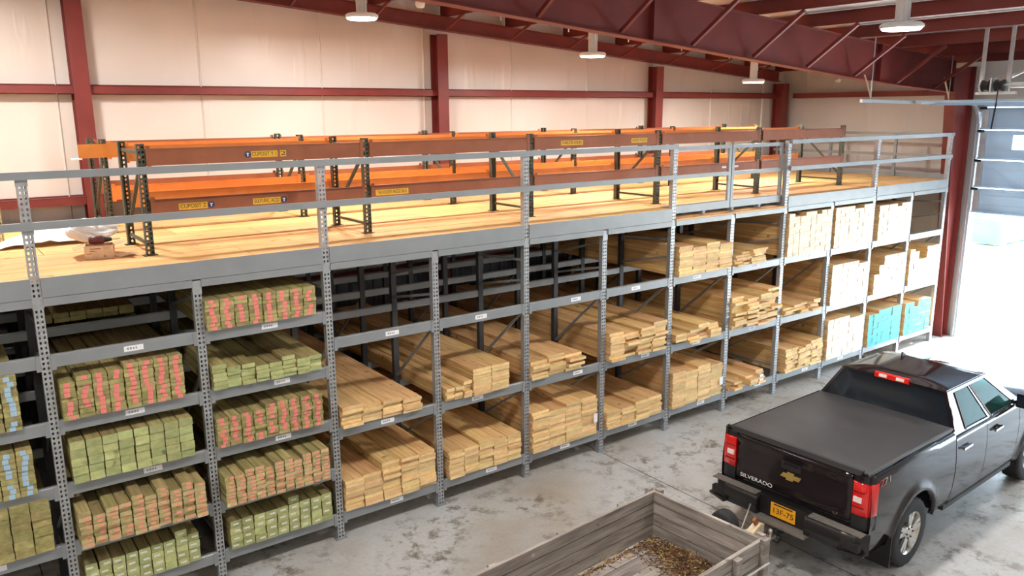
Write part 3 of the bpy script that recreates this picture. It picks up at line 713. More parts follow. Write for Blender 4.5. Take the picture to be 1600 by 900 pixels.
stack(6, .35, 8.58, 9.82, 4, [14, 13, 14, 13], .043, N, -.05, .012); stack(6, 1.43, 8.58, 9.65, 4, [4, 5, 6, 5], .043, N, -.05, .08); stack(6, 2.53, 8.62, 9.90, 4, [11, 10, 11, 10], .043, N, -.05, .015)
stack(7, .35, 10.0, 11.06, 5, [5, 4, 5, 4, 5], .036, N, -.05, .10); stack(7, 1.43, 10.0, 11.22, 4, [13, 12, 13, 14], .043, N, -.07, .06, slip=.12); stack(7, 2.53, 10.0, 10.84, 4, [5, 6, 7, 7], .036, N, -.05, .05)
stack(8, .35, 11.58, 12.74, 6, [10, 10, 9, 10, 11, 11], .044, N, -.05, .025); stack(8, 1.43, 11.42, 12.58, 5, [4, 5, 5, 4, 5], .04, N, -.05, .08)
Q = 'pale'
def rows_for(n, cols, cut=()): 
    r = [n-(random.random() < .3) for _ in range(cols)]
    for c, v in cut: r[c] = v
    return r
stack(8, 2.53, 11.42, 12.72, 8, rows_for(13, 8), .0585, Q, -.05, .006)
stack(9, .35, 12.86, 14.12, 7, rows_for(13, 7), .061, Q, -.06, .006); stack(9, 1.43, 12.86, 14.12, 7, rows_for(13, 7), .060, Q, -.05, .006); stack(9, 2.53, 12.86, 14.10, 8, rows_for(13, 8), .0585, Q, -.04, .006)
stack(10, .35, 14.30, 15.52, 7, [11, 11, 12, 12, 12, 12, 12], .0605, 'turq', -.06, .006); stack(10, 1.43, 14.36, 15.54, 7, rows_for(13, 7, ((0, 7), (1, 10))), .0585, Q, -.05, .006); stack(10, 2.53, 14.34, 15.50, 7, rows_for(12, 7), .058, Q, -.05, .006)
stack(11, .35, 15.70, 16.75, 6, [12, 12, 10, 12, 12, 12], .0585, 'turq', -.06, .006); stack(11, 1.43, 15.70, 16.93, 7, rows_for(13, 7, ((2, 9), (3, 9))), .060, Q, -.05, .006)
CP = Vector((-.73, -8.4))
BOARDS.sort(key=lambda b: (Vector((b[0], b[1]))-CP).length)
fam = {'red': 'treated', 'blue': 'treated2', 'green': 'plank', 'plain': 'plank', 'orange': 'orange', 'post': 'post', 'natural': 'natural', 'pale': 'pale', 'turq': 'turq'}
count = {}; rest = {}
for b in BOARDS:
    x, y, z, w, h, L, kind, desc, grp, nm = b
    f = fam[kind]; count[f] = count.get(f, 0)+1
    if count[f] > 300: rest.setdefault(kind, []).append(b); continue
    wq = w if kind in ('pale', 'turq') else math.floor(w*250)/250
    o = inst(nm, board_mesh(wq, h, L, kind), None, (x, y, z)); tag(o, desc, 'post' if kind == 'post' else 'board', grp)
    if KIND[kind][2] and random.random() < .93:
        if kind == 'orange': tw, th = .05, h*.62
        elif kind == 'post': tw, th = .062, .022
        else: tw, th = .050, h*.97
        t = inst('end_tag', tag_mesh(tw, th, kind)); t.parent = o
        t.location = (random.uniform(-.016, .016) + (.0 if kind != 'orange' else .012), 0, 0); t.rotation_euler = (0, random.uniform(-.03, .03), 0)
for kind, bl in rest.items():
    m = MB()
    for x, y, z, w, h, L, k, d, g, nm in bl:
        k0 = len(m.f)
        m.box(x-w/2, x+w/2, y, y+L, z-h/2, z+h/2)
        m.m[k0+2] = 1; m.m[k0+3] = 1
    o = m.build('lumber_boards', [KIND[kind][0], KIND[kind][1]])
    tag(o, {'natural': 'farther natural pine boards filling the racks beyond the nearer pine stacks', 'pale': 'farther pale ended pine boards filling the racks towards the overhead door'}.get(kind, 'farther boards filling the rack'), 'lumber', kind='stuff')
# white paper bundle tags
for (x, y, z, w, t) in ((6.90, -.085, .62, .07, 'eighth'), (9.76, -.075, .60, .08, 'sixth'), (10.75, -.16, .47, .10, 'fifth')):
    o = MB().box(x-w/2, x+w/2, y-.002, y, z-.07, z+.07).build('bundle_tag', PAPER); tag(o, 'white paper bundle tag on the bottom stack of the %s bay from the overhead door' % t, 'tag', 'white bundle tags')

# ------------------------------------------------------------------ pickup truck (x forward from the rear axle, y left)
PAINT = simple('dark_brown_black_paint', srgb(30, 22, 25), .10, 0, .10, 3)
TRIM = simple('black_plastic_trim', srgb(34, 34, 36), .5, 0, .1, 10)
COVER = simple('charcoal_vinyl_cover', srgb(48, 48, 51), .46, 0, .08, 5, bmp=.15)
PAD = simple('grey_step_pad', srgb(112, 108, 102), .6, 0, .15, 30)
TYRE = simple('tyre_rubber', srgb(40, 40, 42), .8, 0, .15, 20)
CHROME = simple('bright_chrome', srgb(225, 225, 228), .12, 1.0, .02, 5)
BGLOSS = simple('dark_bumper_steel', srgb(52, 50, 50), .25, .5, .08, 4)
GOLD = simple('gold_emblem', srgb(206, 176, 96), .3, .6, .05, 8)
LENSR, _nt, _bs = newmat('red_lens'); _bs.inputs['Base Color'].default_value = srgb(214, 22, 22); _bs.inputs['Roughness'].default_value = .12; _bs.inputs['Coat Weight'].default_value = .8
LENSW = simple('clear_lens', srgb(236, 226, 222), .15, 0, .03, 8, coat=.8)
TINT, _nt, _bs = newmat('tinted_glass'); _bs.inputs['Base Color'].default_value = (.010, .016, .022, 1); _bs.inputs['Roughness'].default_value = .04; _bs.inputs['Specular IOR Level'].default_value = .5
GTINT, _nt, _bs = newmat('green_tinted_glass'); _bs.inputs['Base Color'].default_value = (.16, .42, .40, 1); _bs.inputs['Roughness'].default_value = .02; _bs.inputs['Transmission Weight'].default_value = .92; _bs.inputs['IOR'].default_value = 1.1
PLATE = simple('yellow_plate', srgb(240, 170, 28), .45, 0, .03, 8)
TR = thing('pickup_truck', 'dark pickup truck with tonneau cover hitched to the wooden trailer', 'truck', (7.715, -3.515, 0), math.radians(2.3), world=False)
def tp(mb, name, mats, par=None):
    o = mb.build(name, mats); o.parent = par or TR; return o
WBX = 3.47; RT = .405; AR = .505
def yprof(z):                                            # half width of the body side at height z
    K = [(.40, .86), (.52, .895), (.66, .918), (.85, .930), (1.02, .928), (1.10, .920), (1.2, .912), (1.31, .90), (1.36, .885), (1.385, .86), (1.39, .82)]
    if z <= K[0][0]: return K[0][1]
    for (a, b), (c, d) in zip(K[:-1], K[1:]):
        if z <= c: return b+(d-b)*(z-a)/(c-a)
    return K[-1][1]
def sill(x, base):
    z = base
    for cx in (0, WBX):
        if abs(x-cx) < AR: z = max(z, .42+math.sqrt(max(0, AR*AR-(x-cx)**2)))
    return z
def arch_flare(x, z):
    f = 0
    for cx in (0, WBX):
        d = math.hypot(x-cx, z-.42)
        if z > .42-.05 and AR-.001 <= d < AR+.10: f = max(f, .032*(1-(d-AR)/.10))
    return f
def side(x0, x1, zt, base, s, name, mat, par=None, n=28):
    xs = set([x0+(x1-x0)*i/n for i in range(n+1)])
    for cx in (0, WBX):
        for a in range(0, 181, 9):
            x = cx+AR*math.cos(math.radians(a))
            if x0 < x < x1: xs.add(x)
        for d in (-.0005, .0005):
            for q in (-AR, AR):
                if x0 < cx+q+d < x1: xs.add(cx+q+d)
    xs = sorted(xs); G = []; nz = 14
    for x in xs:
        b = sill(x, base); t = zt(x) if callable(zt) else zt
        b = min(b, t-.02)
        row = [(x, s*(yprof(b)+arch_flare(x, b)-.06), b+.002)]
        for j in range(nz+1):
            z = b+(t-b)*j/nz; row.append((x, s*(yprof(z)+arch_flare(x, z)), z))
        row.append((x, s*(yprof(t)-.05), t+.0))
        G.append(row if s < 0 else row[::-1])
    m = MB().grid(G)
    return tp(m, name, mat, par)
for s in (-1, 1):
    side(-1.03, .935, 1.39, .46, s, 'bedside', PAINT)
    side(.955, 1.80, 1.30, .42, s, 'rear_door', PAINT)
    side(1.812, 2.82, 1.30, .42, s, 'front_door', PAINT)
    side(2.832, 4.30, lambda x: 1.28-.10*max(0, (x-3.0)/1.3)**1.5, .44, s, 'front_fender', PAINT)
    tp(MB().box(.90, 2.9, s*.80-.06, s*.80+.06, .36, .46), 'rocker_panel', TRIM)
# inner body: unseen dark boxes added under bed, cab and hood to block light
tp(MB().box(-.95, .93, -.62, .62, .46, 1.30).box(.93, 2.9, -.80, .80, .44, 1.20).box(2.9, 4.2, -.60, .60, .46, 1.05).box(-.98, -.55, -.84, .84, .5, 1.33).box(.55, .93, -.84, .84, .5, 1.33).box(4.0, 4.25, -.84, .84, .5, 1.05), 'light_block_boxes', DARK)
tp(MB().box(-.9, 4.1, -.45, -.35, .36, .48).box(-.9, 4.1, .35, .45, .36, .48), 'frame_rail', DARK)
# cab corner posts behind the doors: lower cab back panel
tp(MB().box(.945, .96, -.86, .86, .5, 1.39), 'cab_back_panel', PAINT)
# tonneau cover
G = []
for i in range(15):
    x = -1.02+1.945*i/14; row = []
    for j in range(13):
        u = -1+2*j/12; y = .852*u
        z = 1.405+.018*(1-u*u)+.006*math.sin(i*1.7)*(1-u*u)
        if i in (0,): z -= .02
        row.append((x, y, z))
    G.append(row)
cv = MB().grid([r[::1] for r in G][::-1])
for a, b in ((0, 1),):
    pass
cv.box(-1.02, .925, -.852, .852, 1.36, 1.404)
cvo = tp(cv, 'tonneau_cover', COVER)
for s in (-1, 1):
    tp(MB().prism([(s*.840, 1.385), (s*.866, 1.385), (s*.862, 1.405), (s*.845, 1.412)], 'x', -1.02, .92), 'cover_rail', TRIM, cvo)
tp(MB().prism([(-1.055, 1.375), (-.99, 1.375), (-.99, 1.43), (-1.035, 1.428)], 'y', -.80, .80), 'cover_front_seal', TRIM, cvo)
# tailgate
GX = -1.05
prof = [(GX+.06, .80), (GX+.005, .81), (GX-.005, .86), (GX, .98), (GX+.004, 1.0), (GX+.006, 1.20), (GX+.002, 1.26), (GX-.018, 1.31), (GX-.02, 1.345), (GX+.005, 1.372), (GX+.06, 1.375)]
tg = MB(); ys = [-.715, -.70, -.6, -.3, 0, .3, .6, .70, .715]
tg.grid([[(p[0] + (.012 if abs(y) > .705 else 0), y, p[1]) for p in prof] for y in ys])
tg.box(GX+.03, GX+.06, -.71, .71, .81, 1.37)
tgo = tp(tg, 'tailgate', PAINT)
hd = tp(MB().box(GX-.004, GX+.02, -.12, .12, 1.145, 1.235), 'tailgate_handle', TRIM, tgo)
tp(MB().box(GX-.016, GX-.002, -.085, .085, 1.20, 1.225), 'handle_lever', BGLOSS, tgo)
bt = [(-.105, -.022), (-.035, -.022), (-.035, -.042), (.045, -.042), (.045, -.022), (.115, -.022), (.085, .022), (.035, .022), (.035, .042), (-.045, .042), (-.045, .022), (-.130, .022)]
em = MB().prism([(q[0]*1.05, 1.075+q[1]*1.1) for q in bt], 'x', GX-.014, GX-.001); tp(em, 'bowtie_emblem', GOLD, tgo)
def ttext(s, size, mat, loc, rot, name, par, w=None):
    o = inst(name, text_mesh(s, size, mat)); o.parent = par; o.location = loc; o.rotation_euler = rot
    if w:
        xs = [v.co.x for v in o.data.vertices]; o.scale = (w/(max(xs)-min(xs)), 1, 1)
    return o
RB = (math.pi/2, 0, -math.pi/2)                          # readable from behind the truck
ttext('SILVERADO', .065, WHITE, (GX-.006, .43, .875), RB, 'model_lettering', tgo, .43)
ttext('LT', .045, CHROME, (GX-.006, -.56, .865), RB, 'trim_lettering', tgo, .06)
# tail lamps with wrapped corner
for s in (-1, 1):
    lm = MB(); zz = [.935, .95, 1.08, 1.16, 1.29, 1.305]
    pl = [(-1.055, .725), (-1.065, .80), (-1.05, .875), (-1.0, .925), (-.92, .932)]
    lm.grid([[(p[0]+(.012 if k in (0, 5) else 0), s*(p[1]-(.012 if k in (0, 5) else 0)+.004), z) for p in (pl if s > 0 else pl[::-1])] for k, z in enumerate(zz)])
    lm.box(-1.04, -.93, min(s*.73, s*.90), max(s*.73, s*.90), .94, 1.30)
    lo_ = tp(lm, 'tail_lamp', LENSR)
    tp(MB().box(-1.072, -1.055, min(s*.745, s*.835), max(s*.745, s*.835), 1.085, 1.145), 'reverse_lens', LENSW, lo_)
    for z in (1.03, 1.20): tp(MB().box(-1.069, -1.05, min(s*.735, s*.86), max(s*.735, s*.86), z-.004, z+.004), 'lens_rib', simple('dark_red_rib', srgb(120, 10, 12), .3), lo_)
    # body corner above and below the lamp
    for z0, z1 in ((1.306, 1.385), (.78, .934)):
        g = MB().grid([[(p[0]+.008, s*p[1], z) for p in (pl if s > 0 else pl[::-1])] for z in (z0, (z0+z1)/2, z1)])
        g.box(-1.03, -.94, min(s*.73, s*.90), max(s*.73, s*.90), z0, z1); tp(g, 'bed_corner', PAINT if z0 > 1 else TRIM)
# bumper
bp = thing_b = MB()
def bump_sec(y0, y1, mb, inset0=0., inset1=0.):
    pf = [(-1.08, .55), (-1.17, .53), (-1.215, .56), (-1.225, .66), (-1.215, .755), (-1.19, .775), (-1.08, .78)]
    ysn = 5; rows = []
    for k in range(ysn+1):
        y = y0+(y1-y0)*k/ysn; c = inset0+(inset1-inset0)*k/ysn
        rows.append([(min(-1.06, p[0]+c), y, p[1]) for p in pf])
    mb.grid(rows); mb.add(rows[0], [tuple(range(len(pf)))[::-1]]); mb.add(rows[-1], [tuple(range(len(pf)))])
bp = MB()
bump_sec(-.72, -.30, bp); bump_sec(.30, .72, bp); bump_sec(-.86, -.72, bp, .035, 0); bump_sec(-.96, -.86, bp, .16, .035); bump_sec(.72, .86, bp, 0, .035); bump_sec(.86, .96, bp, .035, .16)
bp.box(-1.14, -1.06, -.31, .31, .56, .78)
bpo = tp(bp, 'rear_bumper', BGLOSS)
for s in (-1, 1):
    tp(MB().box(-1.20, -1.09, min(s*.33, s*.93), max(s*.33, s*.93), .778, .79), 'step_pad', PAD, bpo)
    tp(MB().box(-1.215, -1.15, min(s*.74, s*.92), max(s*.74, s*.92), .60, .69), 'corner_step_shade', DARK, bpo)  # black box in place of a hole, its shade put in as colour
    tp(MB().bar((-1.225, s*.70, .575), (-1.15, s*.955, .575), .10, .03), 'corner_step', BGLOSS, bpo)
tp(MB().box(-1.26, -1.12, -.34, .34, .52, .55), 'centre_step', PAD, bpo)
pt = tp(MB().box(-1.152, -1.145, -.155, .155, .585, .745), 'licence_plate', PLATE, bpo)
ttext('13F-75', .095, simple('navy_plate_ink', srgb(70, 50, 40), .6), (-1.1535, 0, .655), RB, 'plate_number', bpo, .25)
tp(MB().box(-1.154, -1.153, -.12, .12, .722, .738), 'plate_band', INK, bpo)
tp(MB().box(-1.30, -1.0, -.035, .035, .44, .51), 'hitch_receiver', DARK)
tp(MB().box(-1.40, -1.28, -.03, .03, .43, .46).cyl((-1.37, 0, .46), (-1.37, 0, .50), .014, n=10).lathe([(.001, .03), (.018, .025), (.026, .0), (.018, -.02), (.001, -.026)], (-1.37, 0, .52), 'z', 14), 'ball_mount', SILVER)
# mud flaps
for s in (-1, 1): tp(MB().box(-.56, -.54, min(s*.66, s*.95), max(s*.66, s*.95), .20, .56), 'mud_flap', DARK)
# wheels
def wheel(x, s):
    o = s*.905; i = s*.645; c = (x, 0, RT)
    tprof = [(.25, i), (.33, i), (.385, i+s*.015), (.402, i+s*.04), (.402, (o+i)/2), (.402, o-s*.04), (.385, o-s*.012), (.34, o), (.25, o-s*.004)]
    w = tp(MB().lathe([(r*RT/.402, t) for r, t in tprof], c, 'y', 40), 'wheel', TYRE)
    tm = MB()
    for k in range(40):
        a = 2*math.pi*k/40; r = RT-.004
        for off in (.05, .10, .155, .21):
            yy = i+s*(off+(.012 if k % 2 else 0))
            p = Vector((x+r*math.cos(a), yy, RT+r*math.sin(a))); d = Vector((math.cos(a), 0, math.sin(a)))
            tm.bar(p-d*.004, p+d*.004, .04, .035, 0, (0, 1, 0))
    tp(tm, 'tread_block', TYRE, w)['kind'] = 'stuff'
    tp(MB().lathe([(.262, o-s*.004), (.258, o-s*.012), (.235, o-s*.02), (.228, o-s*.10), (.21, i+s*.02)], c, 'y', 40), 'rim', SILVER, w)
    tp(MB().lathe([(.21, o-s*.12), (.001, o-s*.12)], c, 'y', 24), 'brake_disc', DARK, w)
    for k in range(5):
        a = 2*math.pi*k/5+.3
        for da in (-.17, .17):
            p0 = Vector((x+.06*math.cos(a+da*.6), o-s*.035, RT+.06*math.sin(a+da*.6))); p1 = Vector((x+.245*math.cos(a+da), o-s*.022, RT+.245*math.sin(a+da)))
            tp(MB().bar(p0, p1, .055, .03, 0, (0, 1, 0)), 'spoke', SILVER, w)
    tp(MB().lathe([(.085, o-s*.07), (.08, o-s*.02), (.05, o-s*.012), (.001, o-s*.010)], c, 'y', 24), 'hub_cap', SILVER, w)
    lg = MB()
    for k in range(6):
        a = 2*math.pi*k/6; lg.cyl((x+.066*math.cos(a), o-s*.02, RT+.066*math.sin(a)), (x+.066*math.cos(a), o-s*.004, RT+.066*math.sin(a)), .009, n=8)
    tp(lg, 'lug_nuts', DARK, w)
for x in (0, WBX):
    for s in (-1, 1): wheel(x, s)
tp(MB().cyl((0, -.64, RT), (0, .64, RT), .05).cyl((WBX, -.64, RT), (WBX, .64, RT), .05), 'axle', DARK)
# greenhouse: belt corners and roof corners
ZB, ZR = 1.30, 1.765
rb = [(.955, .875), (2.95, .875)]; rr = [(1.13, .655), (2.20, .655)]
def Lp(a, b, t): return tuple(a[i]+(b[i]-a[i])*t for i in range(3))
def frame_panel(c00, c10, c11, c01, holes, name, glass, gname, th=.03, nrm=None):
    """quad c00(bottom start) c10(bottom end) c11(top end) c01(top start); holes = (u0,u1,v0,v1) cut out and glazed"""
    def Q(u, v): return Vector(Lp(Lp(c00, c10, u), Lp(c01, c11, u), v))
    n = (Q(1, 0)-Q(0, 0)).cross(Q(0, 1)-Q(0, 0)).normalized()
    us = sorted(set([0, 1]+[h[0] for h in holes]+[h[1] for h in holes])); vsn = sorted(set([0, 1]+[h[2] for h in holes]+[h[3] for h in holes]))
    m = MB()
    for a, b in zip(us[:-1], us[1:]):
        for c, d in zip(vsn[:-1], vsn[1:]):
            if any(h[0] <= a and b <= h[1] and h[2] <= c and d <= h[3] for h in holes): continue
            o = [Q(a, c), Q(b, c), Q(b, d), Q(a, d)]; i = [p-n*th for p in o]
            m.add(o+i, [(0,1,2,3),(4,7,6,5),(0,4,5,1),(1,5,6,2),(2,6,7,3),(3,7,4,0)])
    fr = tp(m, name, PAINT)
    for k, h in enumerate(holes):
        o = [Q(h[0], h[2])-n*.008, Q(h[1], h[2])-n*.008, Q(h[1], h[3])-n*.008, Q(h[0], h[3])-n*.008]; i = [p-n*.006 for p in o]
        g = MB().add(o+i, [(0,1,2,3),(4,7,6,5),(0,4,5,1),(1,5,6,2),(2,6,7,3),(3,7,4,0)])
        tp(g, gname, glass[k], fr)
    return fr
for s in (-1, 1):
    A = (rb[0][0], s*rb[0][1], ZB); B = (rb[1][0], s*rb[1][1], ZB-.02); Ct = (rr[1][0], s*rr[1][1], ZR); D = (rr[0][0], s*rr[0][1], ZR)
    hs = [(.16, .48, .06, .90), (.53, .90, .06, .90)]
    if s > 0:
        A, B, Ct, D = B, A, D, Ct; hs = [(.10, .48, .06, .90), (.53, .88, .06, .90)]
    fr = frame_panel(A, B, Ct, D, hs, 'cab_side_frame', [GTINT, GTINT], 'door_glass')
    if s < 0:
        for (u0, u1, v0, v1) in hs:
            q = lambda u, v: Vector(Lp(Lp(A, B, u), Lp(D, Ct, u), v))+Vector((0, -.006, 0))
            tp(MB().bar(q(u0, v0-.02), q(u1, v0-.02), .012, .022), 'window_chrome', CHROME, fr)
            tp(MB().bar(q(u0-.008, v0-.02), q(u0-.008, v1), .010, .014), 'window_chrome', CHROME, fr)
frame_panel((.955, .875, 1.36), (.955, -.875, 1.36), (1.13, -.66, ZR), (1.13, .66, ZR), [(.03, .97, .015, .93)], 'cab_rear_frame', [TINT], 'rear_glass')
frame_panel((2.95, -.875, ZB-.02), (2.95, .875, ZB-.02), (2.20, .655, ZR), (2.20, -.655, ZR), [(.05, .95, .05, .94)], 'windscreen_frame', [GTINT], 'windscreen')
G = []
for i in range(17):
    u = i/16; x = 1.105+1.125*u; row = []
    for j in range(17):
        v = -1+j/8; sm = lambda t: (lambda q: q*q*(3-2*q))(max(0, min(1, t)))
        z = ZR-.008+.055*(1-v**4*.8-.2*v*v)*sm(.25+u*5)*sm(.25+(1-u)*4)+.007*(math.exp(-((abs(v)-.42)/.10)**2))*sm(u*6)*sm((1-u)*6)
        row.append((x, .672*v, z))
    G.append(row)
rf = MB().grid([r[::-1] for r in G]); rf.box(1.12, 2.21, -.655, .655, ZR-.03, ZR-.004)
rfo = tp(rf, 'roof', PAINT)
bl = tp(MB().prism([(1.098, 1.735), (1.13, 1.735), (1.135, 1.80), (1.105, 1.79)], 'y', -.22, .22), 'brake_lamp', LENSR, rfo)
for s in (-1, 1): tp(MB().prism([(1.092, 1.75), (1.10, 1.745), (1.105, 1.785), (1.097, 1.783)], 'y', min(s*.06, s*.16), max(s*.06, s*.16)), 'cargo_lens', LENSW, bl)
tp(MB().prism([(1.95, 1.81), (2.07, 1.81), (1.97, 1.87), (1.95, 1.87)], 'y', .28, .30), 'roof_antenna', TRIM, rfo)
# interior
tp(MB().box(1.05, 2.8, -.8, .8, 1.18, 1.2).box(2.5, 2.9, -.8, .8, 1.2, 1.3), 'dashboard', TRIM)
for y in (-.4, .4):
    for x in (1.32, 2.02):
        tp(MB().box(x-.06, x+.06, y-.26, y+.26, 1.2, 1.5).box(x-.05, x+.04, y-.13, y+.13, 1.5, 1.66), 'seat', TRIM)
# door furniture
for s in (-1, 1):
    for x in (1.08, 1.98):
        y = yprof(1.12); tp(MB().bar((x, s*(y+.03), 1.13), (x+.22, s*(y+.03), 1.135), .022, .03).box(x+.01, x+.05, min(s*y, s*(y+.03)), max(s*y, s*(y+.03)), 1.12, 1.145).box(x+.17, x+.21, min(s*y, s*(y+.03)), max(s*y, s*(y+.03)), 1.12, 1.145), 'door_handle', CHROME)
    mm = MB().box(2.60, 2.72, min(s*.93, s*1.17), max(s*.93, s*1.17), 1.29, 1.47).bar((2.66, s*.86, 1.33), (2.66, s*.96, 1.35), .06, .05)
    mo = tp(mm, 'side_mirror', PAINT); tp(MB().box(2.594, 2.60, min(s*.95, s*1.15), max(s*.95, s*1.15), 1.31, 1.45), 'mirror_glass', TINT, mo)
for s_, c_, x_, w_ in (('Z', (196, 40, 36), -.80, .09), ('71', (150, 146, 142), -.68, .13)):
    ttext(s_, .10, simple('decal_vinyl', srgb(*c_), .5), (x_, -(yprof(1.26)+.004), 1.262), (math.pi/2-.10, 0, 0), 'side_decal', TR, w_)
# hood, grille, front bumper, headlamps
G = []
for i in range(13):
    u = i/12; x = 2.93+1.36*u; row = []
    for j in range(13):
        v = -1+j/6; z = 1.29-.10*u**1.6+.05*(1-v**4)*(1-.3*u)-(.05*u**8); row.append((x, .86*v, z))
    G.append(row)
tp(MB().grid([r[::-1] for r in G]), 'hood', PAINT)
tp(MB().box(4.22, 4.31, -.62, .62, .72, 1.15), 'grille', TRIM)
for z in (.80, .93, 1.06): tp(MB().box(4.30, 4.33, -.60, .60, z-.02, z+.02), 'grille_bar', CHROME)
for s in (-1, 1): tp(MB().box(4.18, 4.315, min(s*.63, s*.90), max(s*.63, s*.90), .85, 1.12), 'head_lamp', LENSW)
tp(MB().box(4.2, 4.42, -.93, .93, .46, .72), 'front_bumper', BGLOSS)

# ------------------------------------------------------------------ wooden utility trailer (x forward, origin under front centre)
TLR = thing('utility_trailer', 'weathered grey wooden box trailer hitched behind the dark truck', 'trailer', (5.47, -3.375, 0), math.radians(4.3), world=False)
def tl(mb, name, mats, par=None):
    o = mb.build(name, mats); o.parent = par or TLR; return o
HW, ZT_, ZF = .70, .95, .415; LT = 3.3
ph = (ZT_-ZF)/4
GWY = wood('weathered_plank_cross', srgb(116, 108, 102), srgb(178, 170, 162), .8, 1.12, grain=(16, 1.8, 16))
random.seed(9)
for i in range(4):
    z0 = ZF+ph*i+.006; z1 = ZF+ph*(i+1)-.006
    j = random.uniform(-.003, .003)
    tl(MB().box(-.04+j, j, -HW+.04, HW-.04, z0, z1), 'front_plank', GWY)
    for s in (-1, 1):
        j = random.uniform(-.003, .003)
        y = s*(HW-.02); tl(MB().box(-LT, 0, y-.02+j, y+.02+j, z0, z1), 'side_plank', GREYWOOD)
    tl(MB().box(-LT, -LT+.04, -HW+.04, HW-.04, z0, z1), 'rear_plank', GWY)
for i in range(7):
    y0 = -HW+.04+i*(2*HW-.08)/7; tl(MB().box(-LT+.04, -.04, y0+.003, y0+(2*HW-.08)/7-.003, ZF-.04, ZF-.002+random.uniform(-.002, .002)), 'floor_plank', GREYWOOD)
for s in (-1, 1):
    for x in (-.04, -.5, -1.4, -2.3, -LT+.05):
        y = s*(HW+.03); tl(MB().box(x-.045, x+.045, y-.028, y+.028, ZF-.1, ZT_+(.02 if x > -.1 else -.02)), 'stake_post', GREYWOOD)
    tl(MB().box(.002, .05, s*(HW-.06)-.045, s*(HW-.06)+.045, ZF-.1, ZT_+.015), 'stake_post', GREYWOOD)
    tl(MB().cyl((.05, s*(HW-.06), ZT_-.12), (.065, s*(HW-.06), ZT_-.12), .028, n=10), 'bolt', DARK)
    tl(MB().cyl((-LT, s*(HW+.075), .72), (-.02, s*(HW+.075), .72), .012, n=10), 'steel_rod', SILVER)
    for x in (-.95, -1.85): tl(MB().box(x-.02, x+.02, s*(HW-.042), s*(HW-.037), ZT_-.09, ZT_-.05), 'strap_bracket', SILVER)
    tl(MB().box(-LT, 0, s*.5-.04, s*.5+.04, ZF-.12, ZF-.042), 'frame_rail', DARK)
    w = tl(MB().lathe([(.12, -.09), (.24, -.09), (.29, -.06), (.30, 0), (.29, .06), (.24, .09), (.12, .09)], (-1.9, s*(HW+.16), .30), 'y', 28), 'wheel', TYRE)
    tl(MB().lathe([(.13, .05*s), (.10, .02*s), (.001, .04*s)], (-1.9, s*(HW+.16), .30), 'y', 20), 'rim', SILVER, w)
tl(MB().cyl((-1.9, -HW-.1, .30), (-1.9, HW+.1, .30), .03), 'axle', DARK)
hx, hy = .90, -.10
for s in (-1, 1): tl(MB().bar((-.3, s*.42, ZF-.08), (hx-.1, hy+s*.03, .45), .06, .08), 'tongue_bar', simple('rusty_cream_steel', srgb(168, 150, 122), .7, 0, .3, 8))
tl(MB().prism([(hx-.2, .42), (hx+.02, .44), (hx+.02, .54), (hx-.05, .56), (hx-.2, .50)], 'y', hy-.045, hy+.045), 'coupler', simple('cream_coupler', srgb(206, 192, 160), .6, 0, .2, 9))
tl(MB().bar((hx-.07, hy, .55), (hx-.12, hy, .63), .03, .05), 'coupler_latch', simple('rust_latch', srgb(150, 84, 48), .7))
jw = tl(MB().lathe([(.03, -.085), (.13, -.085), (.155, -.06), (.16, -.02), (.153, -.018), (.153, -.008), (.16, -.006), (.16, .006), (.153, .008), (.153, .018), (.16, .02), (.155, .06), (.13, .085), (.03, .085)], (.66, hy+.30, .50), 'x', 28), 'jack_wheel', TYRE)
tl(MB().bar((.66, hy+.03, .46), (.66, hy+.30, .50), .04, .04), 'jack_bracket', DARK)
ct = MB()
pts = [(hx-.05, hy-.04, .46), (hx+.02, hy-.09, .33), (hx+.10, hy-.06, .28), (hx+.17, hy+.0, .38)]
for a, b in zip(pts[:-1], pts[1:]):
    n = 6
    for k in range(n):
        p = Vector(a).lerp(Vector(b), (k+.5)/n); d = (Vector(b)-Vector(a)).normalized()*.014
        ct.bar(p-d, p+d, .014 if k % 2 else .005, .005 if k % 2 else .014)
tl(ct, 'safety_chain', SILVER)
tl(MB().tube([(hx-.25, hy+.08, .5), (hx, hy+.16, .62), (hx+.15, hy+.22, .66), (hx+.24, hy+.24, .70)], .008), 'light_cable', simple('grey_cable', srgb(150, 150, 148), .5))
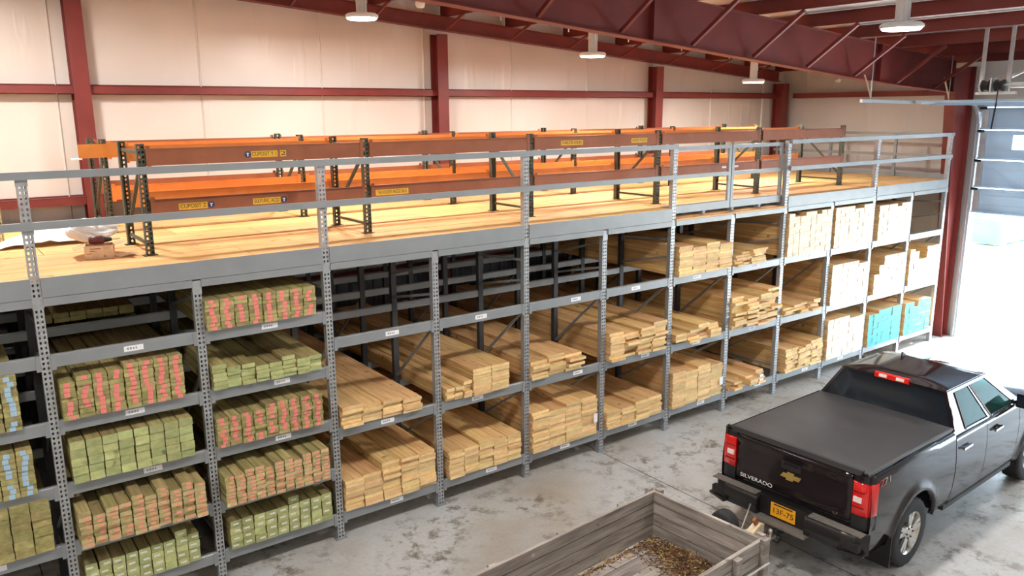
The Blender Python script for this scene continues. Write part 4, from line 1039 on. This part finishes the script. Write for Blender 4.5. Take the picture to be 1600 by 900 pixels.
tl(MB().tube([(hx-.05, hy-.1, .44), (hx+.05, hy-.2, .36), (hx+.16, hy-.18, .36), (hx+.2, hy-.08, .46)], .007), 'breakaway_cable', DARK)
# debris
random.seed(17); db = MB()
TM = Matrix.Translation((5.47, -3.375, 0)) @ Matrix.Rotation(math.radians(4.3), 4, 'Z')
for k in range(2600):
    r = random.random()
    if r < .62:
        t = random.choice(((-.20, .30), (-.26, -.05), (-.30, -.38), (-.16, .05), (-.42, .05))); x = random.gauss(t[0], .09); y = random.gauss(t[1], .13)
    elif r < .86: x = -.05-abs(random.gauss(0, .22)); y = random.uniform(-.6, .62)
    else: x = -.06-random.random()*1.5; y = .63-abs(random.gauss(0, .03))
    x = max(-1.7, min(-.055, x)); y = max(-.64, min(.64, y))
    hgt = .07*math.exp(-((x+.24)/.2)**2)*math.exp(-((y+.02)/.42)**2)
    z = ZF+.004+random.random()*hgt
    a = random.uniform(0, 6.28); twig = k % 3 == 0
    L = random.uniform(.05, .14) if twig else random.uniform(.008, .026)
    d = Vector((math.cos(a), math.sin(a), random.uniform(-.2, .3)))*L
    p = Vector((x, y, z)); q = p+d
    q.x = min(-.045, q.x); q.y = max(-.65, min(.65, q.y)); q.z = max(ZF+.003, q.z)
    if (q-p).length < .004: continue
    mi = random.choice((0, 0, 0, 1, 2))
    if twig: db.bar(TM @ p, TM @ q, .004, .004, mi)
    else: db.bar(TM @ p, TM @ q, random.uniform(.008, .018), .003, mi, (random.uniform(-.6, .6), random.uniform(-.6, .6), 1))
do = db.build('yard_debris', [simple('brown_dead_leaves', srgb(116, 82, 54), .9, 0, .35, 30), simple('straw_bits', srgb(186, 160, 108), .9, 0, .2, 30), simple('dark_mulch', srgb(58, 44, 36), .9, 0, .3, 30)])
tag(do, 'brown leaves, twigs and straw scattered on the trailer floor', 'debris', kind='stuff')
st = MB().bar(TM @ Vector((-.52, -.30, ZF+.045)), TM @ Vector((-.16, -.56, ZF+.085)), .035, .02).build('wood_stick', NATEND); tag(st, 'pale yellow wooden stick lying on the debris in the trailer', 'stick')
